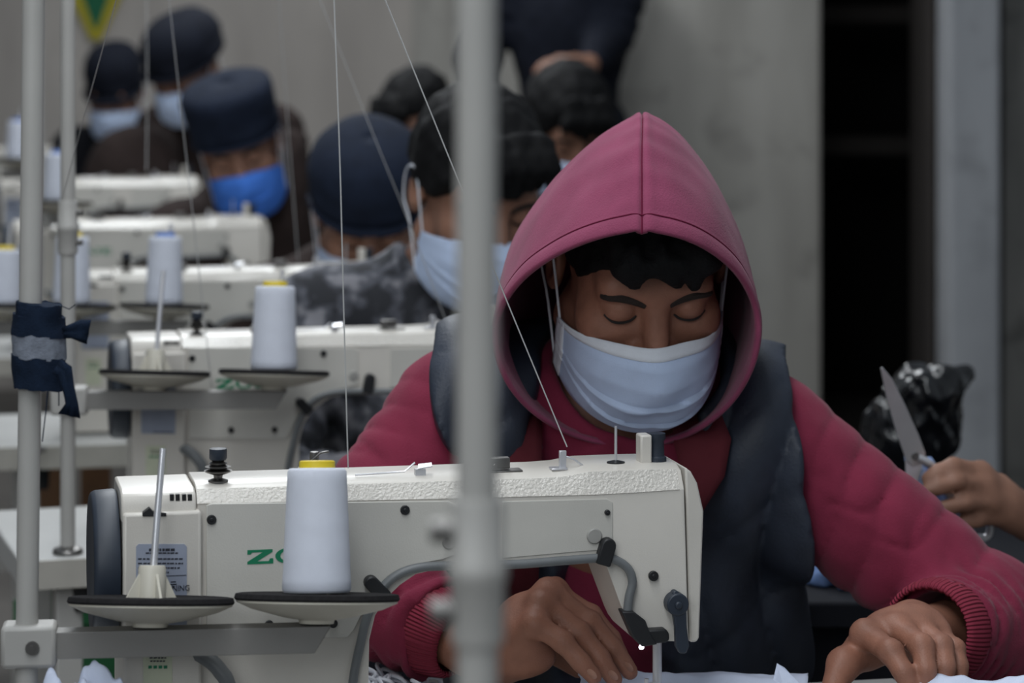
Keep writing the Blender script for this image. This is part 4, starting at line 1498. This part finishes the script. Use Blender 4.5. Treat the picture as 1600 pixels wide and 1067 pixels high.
# hoodie: torso and sleeves
j = Vol(lo - 0.03, hi + 0.03, 0.0042)
CH = NB * 0.58 + PEL * 0.42
j.add(ell(CH + [0, 0.02, 0.02], (0.20, 0.142, 0.255)), 0.05)
j.add(cap(CH, PEL, 0.15, 0.155), 0.06)
j.add(cap(SL * 0.88 + SR * 0.12, SR * 0.88 + SL * 0.12, 0.078), 0.07)
j.add(cap(NB + [0, 0.02, -0.03], NB + [0, -0.03, 0.03], 0.095, 0.092), 0.06)


def sleeve_fold(seed, amp, f1):
    def fn(t, dx, dy, dz):
        w = 0.35 + 0.65 * np.clip(t, 0, 1)
        an = np.arctan2(dz, dx + 1e-6)
        m1 = 0.5 + 0.5 * np.sin(2 * an + 5 * t + seed)
        m2 = 0.5 + 0.5 * np.sin(3 * an - 4 * t + 2.1 * seed + 1)
        ph = f1 * t * PI + an + seed + 0.4 * np.sin(3 * an)
        ph2 = 1.35 * f1 * t * PI - an + 2.0 + 0.5 * np.sin(2 * an + 1)
        return amp * w * (m1 * (np.abs(np.sin(ph)) ** 0.45 - 0.8) + m2 * (np.abs(np.sin(ph2)) ** 0.45 - 0.8))
    return fn


for S_, E_, W_, sd in ((SL, EL, WL, 0.3), (SR, ER, WR, 1.9)):
    j.add(cap(S_ + [0, 0, -0.005], E_, 0.075, 0.068, sleeve_fold(sd, 0.011, 5.0)), 0.05)
    j.add(cap(E_, E_ * 0.14 + W_ * 0.86, 0.068, 0.052, sleeve_fold(sd + 1, 0.013, 5.5)), 0.035)
j.sub(cap(NB + [0, -0.02, 0.0], H(0, -0.02, -0.06), 0.070, 0.105), 0.012)
for E_, W_ in ((EL, WL), (ER, WR)):
    dd = (W_ - E_) / np.linalg.norm(W_ - E_)
    cutd = 0.064 if E_ is EL else 0.036
    j.sub(ell(W_ + dd * (0.09 - cutd), (0.09, 0.09, 0.09)), 0.012)
    j.sub(cap(W_ - dd * (cutd + 0.05), W_ + dd * 0.05, 0.040, 0.044), 0.006)
j.near(lambda P: 0.0018 * vnoise(P, 45, 1.0) + 0.0012 * vnoise(P, 110, 4.0), 0.02)
V, Q = j.mesh()
hoodie = link('hoodie', mesh_np('hoodie', V - np.asarray(base), Q), m_fleece2, man)


def cuff(E_, W_, r0, r1, ln, shift):
    E_, W_ = np.asarray(E_), np.asarray(W_)
    d = (W_ - E_) / np.linalg.norm(W_ - E_)
    c0 = W_ + d * shift
    a = np.cross(d, [0, 0, 1])
    a /= np.linalg.norm(a)
    b = np.cross(d, a)
    n, k = 72, 12
    V, Q, UV = [], [], []
    for i in range(k):
        t = i / (k - 1)
        r = r0 + (r1 - r0) * t + 0.004 * math.sin(t * PI) + (-0.003 if i in (0, k - 1) else 0)
        for q in range(n):
            an = 2 * PI * q / n
            rr = r + 0.0007 * math.cos(an * 36)
            V.append(c0 + d * ln * t + (a * math.cos(an) + b * math.sin(an)) * rr)
    for i in range(k - 1):
        for q in range(n):
            Q.append((i * n + q, i * n + (q + 1) % n, (i + 1) * n + (q + 1) % n, (i + 1) * n + q))
    me = mesh_np('cuff', np.array(V) - np.asarray(base), Q)
    uv = me.uv_layers.new(name='UVMap')
    dat = []
    for qd in Q:
        for s_, vi in enumerate(qd):
            u = (vi % n) / n
            if s_ in (1, 2) and vi % n == 0:
                u = 1.0
            dat += [u, vi // n / (k - 1)]
    uv.data.foreach_set('uv', dat)
    o = link('cuff', me, m_rib, hoodie)
    so = o.modifiers.new('solid', 'SOLIDIFY')
    so.thickness = 0.004
    return o


cuff(EL, WL, 0.049, 0.040, 0.056, -0.076)
cuff(ER, WR, 0.054, 0.050, 0.048, -0.050)

# hood: loft of rings from the rim to the back
keys = [  # top, left, right, bottom as (px, py, Y), sharpness
    ((1003, 366, 2.800), (778, 524, 2.90), (1180, 514, 2.90), (985, 690, 3.02), 1.15),
    ((1003, 300, 2.835), (777, 508, 2.95), (1179, 500, 2.95), (985, 692, 3.06), 1.20),
    ((1003, 240, 2.875), (781, 492, 3.00), (1173, 488, 3.00), (985, 692, 3.10), 1.30),
    ((1004, 200, 2.925), (788, 482, 3.05), (1166, 482, 3.05), (985, 690, 3.14), 1.40),
    ((1004, 181, 2.985), (800, 474, 3.10), (1155, 477, 3.10), (985, 688, 3.18), 1.43),
    ((1002, 192, 3.050), (825, 472, 3.15), (1132, 475, 3.15), (985, 680, 3.21), 1.33),
    ((1000, 245, 3.110), (868, 470, 3.19), (1094, 470, 3.19), (985, 660, 3.22), 1.20),
    ((995, 335, 3.150), (928, 470, 3.21), (1042, 470, 3.21), (985, 600, 3.225), 1.0),
    ((986, 466, 3.165), (984, 470, 3.215), (988, 470, 3.215), (986, 474, 3.225), 1.0)]
arr = np.array([[*k[0], *k[1], *k[2], *k[3], k[4]] for k in keys])
ns, nt = 96, 300
arr[:, [2, 5, 8, 11]] -= np.array([0.062, 0.062, 0.060, 0.055, 0.045, 0.035, 0.02, 0.01, 0.0])[:, None] * np.array([1.0, 0.7, 0.7, 0.6])[None, :]
A = catmull(arr, ns)
Vh = np.zeros((ns, nt, 3))
for i in range(ns):
    top, lef, rig, bot, p = A[i, 0:3], A[i, 3:6], A[i, 6:9], A[i, 9:12], A[i, 12]
    for q in range(nt):
        an = 2 * PI * q / nt
        c, s = math.cos(an), math.sin(an)
        side = rig if c >= 0 else lef
        pc = abs(c) ** (p if s > 0 else 1.0)
        mx_ = top[0] if s >= 0 else bot[0]
        mid = (lef + rig) / 2
        cyy = lef[1] + (rig[1] - lef[1]) * (0.5 + 0.5 * c)
        x = mid[0] + (side[0] - mid[0]) * pc + (mx_ - mid[0]) * (abs(s) ** 2)
        tgt = top if s >= 0 else bot
        y = cyy + (tgt[1] - cyy) * abs(s)
        Yd = side[2] + (tgt[2] - side[2]) * s * s
        Vh[i, q] = at(x, y, Yd)
# normals and relief (hem, centre seam, soft wrinkles)
du = np.gradient(Vh, axis=0)
dv = np.roll(Vh, -1, 1) - np.roll(Vh, 1, 1)
nn = np.cross(dv, du)
nn /= (np.linalg.norm(nn, axis=2, keepdims=True) + 1e-9)
cen = Vh.mean((0, 1))
if np.mean(np.sum(nn * (Vh - cen), 2)) < 0:
    nn = -nn
arc = np.concatenate([np.zeros((1, nt)), np.cumsum(np.linalg.norm(np.diff(Vh, axis=0), axis=2), 0)])
disp = np.full((ns, nt), 0.0045)
hem = 0.021
disp += 0.0022 * (arc < hem) * np.sin(np.clip(arc / hem, 0, 1) * PI) ** 0.5 - 0.0022 * np.exp(-((arc - hem) / 0.0014) ** 2)
ang = np.arange(nt) * 2 * PI / nt
seam_d = np.abs(((ang - PI / 2 + PI) % (2 * PI)) - PI)[None, :] * 0.10
sgn = np.sign(np.cos(ang))[None, :]
disp += -0.0036 * np.exp(-(seam_d / 0.0022) ** 2) + 0.0016 * np.exp(-((seam_d - 0.008) / 0.006) ** 2)
disp += 0.0009 * np.exp(-(seam_d / 0.055) ** 2) * np.sin(arc * 150 + 3.0 * sgn + 18 * seam_d) * np.clip((arc - 0.03) / 0.04, 0, 1)
PP = Vh.reshape(-1, 3)
disp += (0.0030 * vnoise(PP, 26, 1.5) + 0.0016 * vnoise(PP, 60, 3.0)).reshape(ns, nt) * np.clip(arc / 0.05, 0.1, 1)
Vh = Vh + nn * disp[:, :, None]
Qh = [(i * nt + q, i * nt + (q + 1) % nt, (i + 1) * nt + (q + 1) % nt, (i + 1) * nt + q) for i in range(ns - 1) for q in range(nt)]
flip = np.mean(np.sum(np.cross(dv, du) * (Vh - cen), 2)) < 0
Qh = [q[::-1] for q in Qh] if flip else Qh
hood = link('hood', mesh_np('hood', Vh.reshape(-1, 3) - np.asarray(base), Qh), m_hood, man)
so = hood.modifiers.new('solid', 'SOLIDIFY')
so.thickness = 0.006
so.offset = -1
qs = nt // 4
MB().tube([tuple(Vh[i, qs] + nn[i, qs] * 0.0006 - np.asarray(base)) for i in range(0, ns - 18)], 0.0013, 6).build('seam', m_seam, hood)
hemp = []
for q in range(nt + 1):
    qq = q % nt
    ii = int(np.searchsorted(arc[:, qq], hem))
    ii = min(max(ii, 1), ns - 1)
    f_ = (hem - arc[ii - 1, qq]) / max(arc[ii, qq] - arc[ii - 1, qq], 1e-9)
    hemp.append(Vh[ii - 1, qq] * (1 - f_) + Vh[ii, qq] * f_ + nn[ii, qq] * 0.0002)
hemp = np.array(hemp)
for _ in range(3):
    hemp[1:-1] = (hemp[:-2] + hemp[1:-1] * 2 + hemp[2:]) / 4
MB().tube([tuple(p - np.asarray(base)) for p in hemp], 0.0010, 6).build('hem_stitching', m_seam, hood)

# red collar flaps under the hood and the dark zip line
ribbon('collar_flap', [rel(1086, 640, 2.985, base), rel(1098, 690, 2.965, base), rel(1098, 740, 2.955, base), rel(1085, 800, 2.95, base)], [0.050, 0.062, 0.048, 0.016], m_flap, hoodie, 0.004)
ribbon('collar_flap', [rel(826, 640, 2.985, base), rel(812, 680, 2.965, base), rel(806, 740, 2.955, base), rel(800, 960, 2.95, base)], [0.03, 0.05, 0.055, 0.055], m_flap, hoodie, 0.004)

# vest
vs = Vol(lo - 0.03, hi + 0.03, 0.0052)
vs.add(ell(CH + [0, 0.02, 0.02], (0.244, 0.190, 0.290)), 0.05)
vs.add(cap(CH, PEL, 0.185, 0.195), 0.06)
vs.add(cap(SL, SR, 0.097), 0.07)
vs.add(cap(NB + [0, 0.02, -0.03], NB + [0, -0.01, 0.02], 0.108, 0.104), 0.06)
for S_, E_ in ((SL, EL), (SR, ER)):
    vs.add(cap(S_, S_ * 0.4 + E_ * 0.6, 0.094, 0.088), 0.05)
gx_ = (np.arange(vs.F.shape[0]) * vs.h + vs.lo[0])[:, None, None]
gz_ = (np.arange(vs.F.shape[2]) * vs.h + vs.lo[2])[None, None, :]
xl = np.interp(gz_, [0.5, 0.75, 0.98, 1.10], [X_at(640, 3.0), X_at(672, 3.0), X_at(712, 3.0), X_at(672, 3.0)])
xr = np.interp(gz_, [0.5, 0.75, 0.95, 1.02, 1.08], [X_at(1300, 3.0), X_at(1290, 3.0), X_at(1250, 3.0), X_at(1238, 3.0), X_at(1236, 3.0)])
vs.F = np.maximum(vs.F, np.maximum(xl - gx_, gx_ - xr).astype(np.float32))
vs.sub(cap(NB + [0, -0.02, 0.01], H(0, -0.02, -0.06), 0.090, 0.115), 0.012)
# front opening
xo = X_at(962, 3.0)
for z in np.linspace(0.50, 1.12, 14):
    wv = np.interp(z, [0.5, 0.8, 0.95, 1.02, 1.12], [0.095, 0.100, 0.105, 0.105, 0.085])
    vs.sub(ell((xo, 2.90, z), (wv, 0.20, 0.06)), 0.01)


def vestfold(P):
    x, z = P[:, 0] - xo, P[:, 2]
    return 0.014 * (0.6 - np.abs(np.sin(x * 45 + 1.6 * np.sin(z * 9) + 0.6)) ** 0.6) + 0.005 * vnoise(P, 38, 2.2) + 0.006 * (0.6 - np.abs(np.sin(z * 26 + 9 * x + 1.5 * np.sin(x * 22))) ** 0.4)


vs.near(vestfold, 0.02)
V, Q = vs.mesh()
vest = link('vest', mesh_np('vest', V - np.asarray(base), Q), m_vest, man)
ribbon('shoulder_loop', [rel(1216, 582, 3.03, base), rel(1220, 605, 3.02, base), rel(1222, 622, 3.02, base)], [0.014, 0.014, 0.012], m_vest, vest, 0.006)
lower_body(man, base, PEL, np.array([0.05, -1, 0]), np.array([1, 0.05, 0]), 1.05)


# ------------------------------------------------------------------ cloth lying about
def sheet(name, label, px0, px1, Y0, Y1, zf, seed, m=m_sheet, nx=60, ny=30, cat='fabric', amp=0.006, group=None):
    """rumpled sheet over [px0, px1] x [Y0, Y1]; zf(u, v) gives its height"""
    b = at((px0 + px1) / 2, 1067, Y0)
    b[2] = TZ
    V, Q = [], []
    for jn in range(ny):
        vv = jn / (ny - 1)
        Y = Y0 + (Y1 - Y0) * vv
        for i in range(nx):
            u = i / (nx - 1)
            e = 0.004 * mnoise.noise(Vector((u * 9, vv * 9, seed)))
            x = X_at(px0 + (px1 - px0) * u, Y) + e
            z = zf(u, vv) + amp * mnoise.noise(Vector((u * 4 + seed, vv * 4, seed))) + amp * 0.4 * mnoise.noise(Vector((u * 12 + seed, vv * 9, 2 * seed)))
            V.append((x - b[0], Y + e - b[1], max(z, TZ + 0.008) - b[2]))
    for jn in range(ny - 1):
        for i in range(nx - 1):
            Q.append((jn * nx + i, jn * nx + i + 1, (jn + 1) * nx + i + 1, (jn + 1) * nx + i))
    o = link(name, mesh_np(name, V, Q), m)
    o.location = b
    so = o.modifiers.new('solid', 'SOLIDIFY')
    so.thickness = 0.0015
    return tag(o, label, cat, group)


def zpx(py, Y):
    return CZ - (py - HOR) / F * Y


sheet('fabric_sheet', 'white mask fabric under the needle between both hands', 905, 1262, 2.70, 2.87, lambda u, w: np.interp(w, [0, 0.3, 0.75, 1], [TZ + 0.012, TZ + 0.025, zpx(1052, 2.83) - 0.002, zpx(1046, 2.87) - 0.006 * u]), 1.0, amp=0.005)
sheet('fabric_sheet', 'white mask fabric at the lower right corner under the left hand', 1425, 1700, 2.62, 2.74, lambda u, w: np.interp(w, [0, 0.4, 1], [TZ + 0.012, TZ + 0.035, zpx(1058, 2.74) + 0.002 * math.sin(u * 9)]), 3.0, amp=0.006)
# pointed offcut standing between the hands
ob = MB()
pts = [(1208, 1062, 2.80), (1214, 1036, 2.81), (1226, 1043, 2.80), (1238, 1056, 2.79), (1250, 1068, 2.78), (1225, 1075, 2.78)]
bb_ = at(1225, 1075, 2.78)
ob.layers([[tuple(at(p, q, Y + dy) - bb_) for p, q, Y in pts] for dy in (0, 0.0015)])
of = ob.build('fabric_offcut', m_sheet, None, smooth=False)
of.location = bb_
tag(of, 'small pointed white fabric offcut left of the knuckled hand', 'fabric')

# heap of white ear loop elastic behind the machine column
eb = at(622, 1075, 2.86)
eb[2] = TZ
el = MB()
rng = random.Random(11)
for k in range(46):
    u = rng.random()
    cx = (u - 0.5) * 0.075 + 0.003
    top = (zpx(1040, 2.86) - TZ) - 0.020 * u - 0.004
    cz = rng.uniform(0.15, 0.95) * top
    cyy = rng.uniform(-0.03, 0.03)
    r1, r2 = rng.uniform(0.008, 0.016), rng.uniform(0.006, 0.012)
    a, b_ = rng.uniform(0, PI), rng.uniform(-0.7, 0.7)
    Mx = Matrix.Rotation(a, 3, 'Z') @ Matrix.Rotation(b_ + PI / 2, 3, 'X')
    pts = [Mx @ Vector((r1 * math.cos(q), r2 * math.sin(q), 0.004 * math.sin(2 * q + a))) + Vector((cx, cyy, cz)) for q in np.linspace(0, 2 * PI * 0.93, 18)]
    pts = [Vector((p.x, p.y, max(p.z, 0.003))) for p in pts]
    el.tube(pts, 0.0021, 6)
eo = el.build('elastic_heap', m_bind, None)
eo.location = eb
eo['kind'] = 'stuff'
tag(eo, 'heap of white looped ear elastic on the nearest table', 'elastic')

# crumpled white cloth on the table at the lower left
cb_ = at(126, 1100, 2.468)
cb_[2] = TZ
V, Q = [], []
n1, n2 = 40, 30
for jn in range(n2):
    for i in range(n1):
        u, w = i / (n1 - 1) * 2 - 1, jn / (n2 - 1) * 2 - 1
        r2 = u * u + w * w
        z = 0.150 * max(0.0, 1 - 0.16 * r2 * r2) * (0.75 + 0.25 * mnoise.noise(Vector((u * 2.2 + 5, w * 2.2, 0)))) + 0.012 * mnoise.noise(Vector((u * 5, w * 5, 3))) + 0.004
        V.append((u * 0.040, w * 0.034, max(0.002, z - (0.06 if max(abs(u), abs(w)) > 0.97 else 0))))
for jn in range(n2 - 1):
    for i in range(n1 - 1):
        Q.append((jn * n1 + i, jn * n1 + i + 1, (jn + 1) * n1 + i + 1, (jn + 1) * n1 + i))
co = link('cloth_bundle', mesh_np('cloth_bundle', V, Q), m_sheet)
co.location = cb_
tag(co, 'crumpled white cloth bundle at lower left below the clamp', 'cloth')

# ------------------------------------------------------------------ right hand side: neighbour with scissors, table, bag and blue cloth
wtX0 = 0.36
wt = thing('work_table', 'table at right behind the maroon sleeve, with blue cloth and black bag', 'table', (0.72, 3.9, 0), 0)
MB().box((-0.37, -0.36, 0.06), (0.30, -0.34, 0.684)).build('dark_gap_panel', m_dark, wt)  # dark board added so the gap beside the vest stays dark
MB().box((-0.38, -0.38, 0.685), (0.30, 0.50, 0.72)).build('tabletop', m_dark, wt, bevel=0.004)
for x in (-0.34, 0.27):
    for y in (-0.31, 0.45):
        MB().box((x - 0.02, y - 0.02, 0), (x + 0.02, y + 0.02, 0.685)).build('leg', m_dull, wt, bevel=0.003)


def blob(name, label, cat, c, r, m, seed, amp, freq, h=0.006, parent=None, extra=(), zmin=None):
    c = np.asarray(c)
    R_ = np.asarray(r)
    vv = Vol(c - R_ * 1.5 - 0.02, c + R_ * 1.5 + 0.02, h)
    vv.add(ell(c, r), 0)
    for (p, q, r1, r2) in extra:
        vv.add(cap(p, q, r1, r2), 0.03)
    vv.near(lambda P: amp * (np.abs(vnoise(P, freq, seed)) * 2 - 0.6) + amp * 0.5 * vnoise(P, freq * 2.3, seed + 1), 0.04)
    if zmin is not None:
        zz = (np.arange(vv.F.shape[2]) * vv.h + vv.lo[2])[None, None, :]
        vv.F = np.maximum(vv.F, (zmin - zz).astype(np.float32))
    V, Q = vv.mesh()
    b = np.array([c[0], c[1], V[:, 2].min()])
    o = link(name, mesh_np(name, V - b, Q), m)
    o.location = b
    return tag(o, label, cat)


bc = at(1440, 655, 4.2)
blob('plastic_bag', 'black glossy plastic bag on the table behind the scissors', 'bag', bc, (0.060, 0.06, 0.085), m_bag, 1.2, 0.007, 75, 0.004,
     extra=((at(1440, 625, 4.18), at(1512, 584, 4.2), 0.030, 0.012), (at(1400, 690, 4.2), at(1390, 668, 4.2), 0.045, 0.04), (at(1450, 615, 4.15), at(1475, 598, 4.15), 0.03, 0.025)), zmin=0.721)
blob('cloth_pile', 'dusty blue cloth pile seen between vest and right sleeve', 'cloth', (X_at(1312, 3.62), 3.66, 0.735), (0.050, 0.07, 0.035), m_bluecloth, 2.2, 0.014, 60, 0.005, zmin=0.721)

# neighbour: mostly outside the picture, one arm reaching in with scissors
nW = at(1610, 812, 3.44)
nE = np.array([0.96, 3.60, 0.84])
fq = [0.0118, 0.0108, 0.0098, 0.0085]
nch = [([at(1532, 738, 3.41), at(1490, 728, 3.385), at(1464, 738, 3.38), at(1448, 748, 3.38)], fq),
       ([at(1540, 760, 3.40), at(1495, 752, 3.375), at(1466, 762, 3.37), at(1447, 768, 3.37)], fq),
       ([at(1548, 784, 3.40), at(1508, 786, 3.375), at(1482, 792, 3.37), at(1464, 796, 3.37)], fq),
       ([at(1560, 806, 3.41), at(1526, 812, 3.39), at(1504, 818, 3.385), at(1488, 822, 3.385)], [0.0105, 0.0095, 0.0088, 0.0078])]
nth = ([at(1560, 760, 3.45), at(1510, 742, 3.46), at(1470, 752, 3.45)], [0.015, 0.0125, 0.010])
worker('neighbour at the right picture edge holding scissors, dark sleeve', np.array([1.24, 3.62, 1.24]), rd(-70), rd(25), 1.1, rd(-80), m_dark, 'hair', m_mask,
       hair_seed=6.2, hands={-1: (nE, nW, (-1, 0, 0), (nch, nth))})


def scissors():
    pv = at(1430, 712, 3.40)
    t = thing('scissors', 'steel scissors with open blade pointing up, held at right', 'scissors', tuple(pv))
    tip1 = at(1377, 574, 3.37) - pv
    tip2 = at(1424, 770, 3.40) - pv

    def blade(tip, w0, side, y0):
        tip = np.asarray(tip)
        L_ = np.linalg.norm(tip)
        d = tip / L_
        n = np.array([-d[2], 0, d[0]]) * side
        o = []
        for dy in (y0, y0 + 0.0022):
            sec = [(-0.10, -0.35), (0.0, -0.55), (0.2, -0.55), (0.55, -0.45), (0.85, -0.30), (1.0, -0.06), (1.0, 0.06), (0.7, 0.32), (0.3, 0.5), (0.0, 0.55), (-0.10, 0.35)]
            o.append([tuple(d * L_ * a + n * w0 * b + np.array([0, dy, 0])) for a, b in sec])
        return MB().layers(o)
    b1 = blade(tip1, 0.024, 1, -0.003).build('blade', m_steel, t, smooth=False, bevel=0.0006)
    b2 = blade(tip2, 0.020, 1, 0.0005).build('blade', m_steel, t, smooth=False, bevel=0.0006)
    MB().lathe([(0, -0.006), (0.004, -0.006), (0.005, -0.004), (0.005, 0.004), (0, 0.004)], 14, (0, 0, 0), 'y').build('pivot', m_dull, t)
    h1 = catmull([(0, -0.001, 0), tuple(at(1452, 724, 3.4) - pv), tuple(at(1475, 745, 3.41) - pv), tuple(at(1510, 748, 3.42) - pv), tuple(at(1540, 762, 3.42) - pv), tuple(at(1520, 785, 3.42) - pv),
                  tuple(at(1485, 775, 3.42) - pv), tuple(at(1470, 748, 3.41) - pv)], 40)
    MB().tube(h1, 0.005, 8).build('handle', m_steel, t)
    h2 = catmull([(0, 0.001, 0), tuple(at(1462, 735, 3.42) - pv), tuple(at(1482, 770, 3.43) - pv), tuple(at(1510, 800, 3.43) - pv), tuple(at(1545, 815, 3.43) - pv), tuple(at(1540, 840, 3.43) - pv),
                  tuple(at(1500, 830, 3.43) - pv), tuple(at(1478, 785, 3.43) - pv)], 40)
    MB().tube(h2, 0.005, 8).build('handle', m_steel, t)
    return t


scissors()
# striped blue and white cloth hanging below the hand
hc = at(1500, 860, 3.45)
V, Q = [], []
n1, n2 = 24, 30
for jn in range(n2):
    w = jn / (n2 - 1)
    for i in range(n1):
        u = i / (n1 - 1)
        px = np.interp(w, [0, 0.3, 1], [1413, 1430, 1465]) + u * np.interp(w, [0, 0.3, 1], [42, 76, 110])
        py = 714 + w * 240 + 14 * u * w
        p = at(px, py, 3.44 + 0.008 * math.sin(u * 11 + w * 3))
        V.append(p - hc)
for jn in range(n2 - 1):
    for i in range(n1 - 1):
        Q.append((jn * n1 + i, jn * n1 + i + 1, (jn + 1) * n1 + i + 1, (jn + 1) * n1 + i))
hang = link('held_cloth', mesh_np('held_cloth', V, Q), mat('pale_blue_cloth', (206, 216, 236), 0.85, col2=(112, 148, 212), vscale=22, bump=0.2, bscale=500, spec=0.2))
so = hang.modifiers.new('solid', 'SOLIDIFY')
so.thickness = 0.0015
hang.location = hc
tag(hang, 'pale blue and white cloth held below the scissors', 'cloth')

# ------------------------------------------------------------------ things under and behind the left tables
cr = thing('crate', 'green plastic crate under the second table at left', 'crate', (X_at(150, 4.44), 4.44, 0), 0.05)
w_, d_, h_ = 0.11, 0.10, 0.55
MB().box((-w_, -d_, 0.0), (w_, d_, 0.02)).box((-w_, -d_, 0.02), (-w_ + 0.012, d_, h_)).box((w_ - 0.012, -d_, 0.02), (w_, d_, h_)).box((-w_ + 0.012, -d_, 0.02), (w_ - 0.012, -d_ + 0.012, h_)).box((-w_ + 0.012, d_ - 0.012, 0.02), (w_ - 0.012, d_, h_)).build('body', m_crate, cr, smooth=False)
MB().box((-w_ - 0.008, -d_ - 0.008, h_ - 0.035), (w_ + 0.008, -d_ - 0.0005, h_ + 0.003)).build('rim', m_crate, cr, smooth=False)
MB().box((-w_ - 0.008, d_ + 0.0005, h_ - 0.035), (w_ + 0.008, d_ + 0.008, h_ + 0.003)).build('rim', m_crate, cr, smooth=False)
for i, (px, lab) in enumerate(((78, 'brown wooden board leaning below the third table, left one'), (150, 'brown wooden board below the third table, right one'))):
    p = at(px, 750, 5.25)
    o = MB().box((-0.028, -0.01, 0.0), (0.028, 0.01, 0.68)).build('board', m_wood, None, bevel=0.002)
    o.location = (p[0], p[1], 0.0)
    tag(o, lab, 'board', 'boards below the third table')
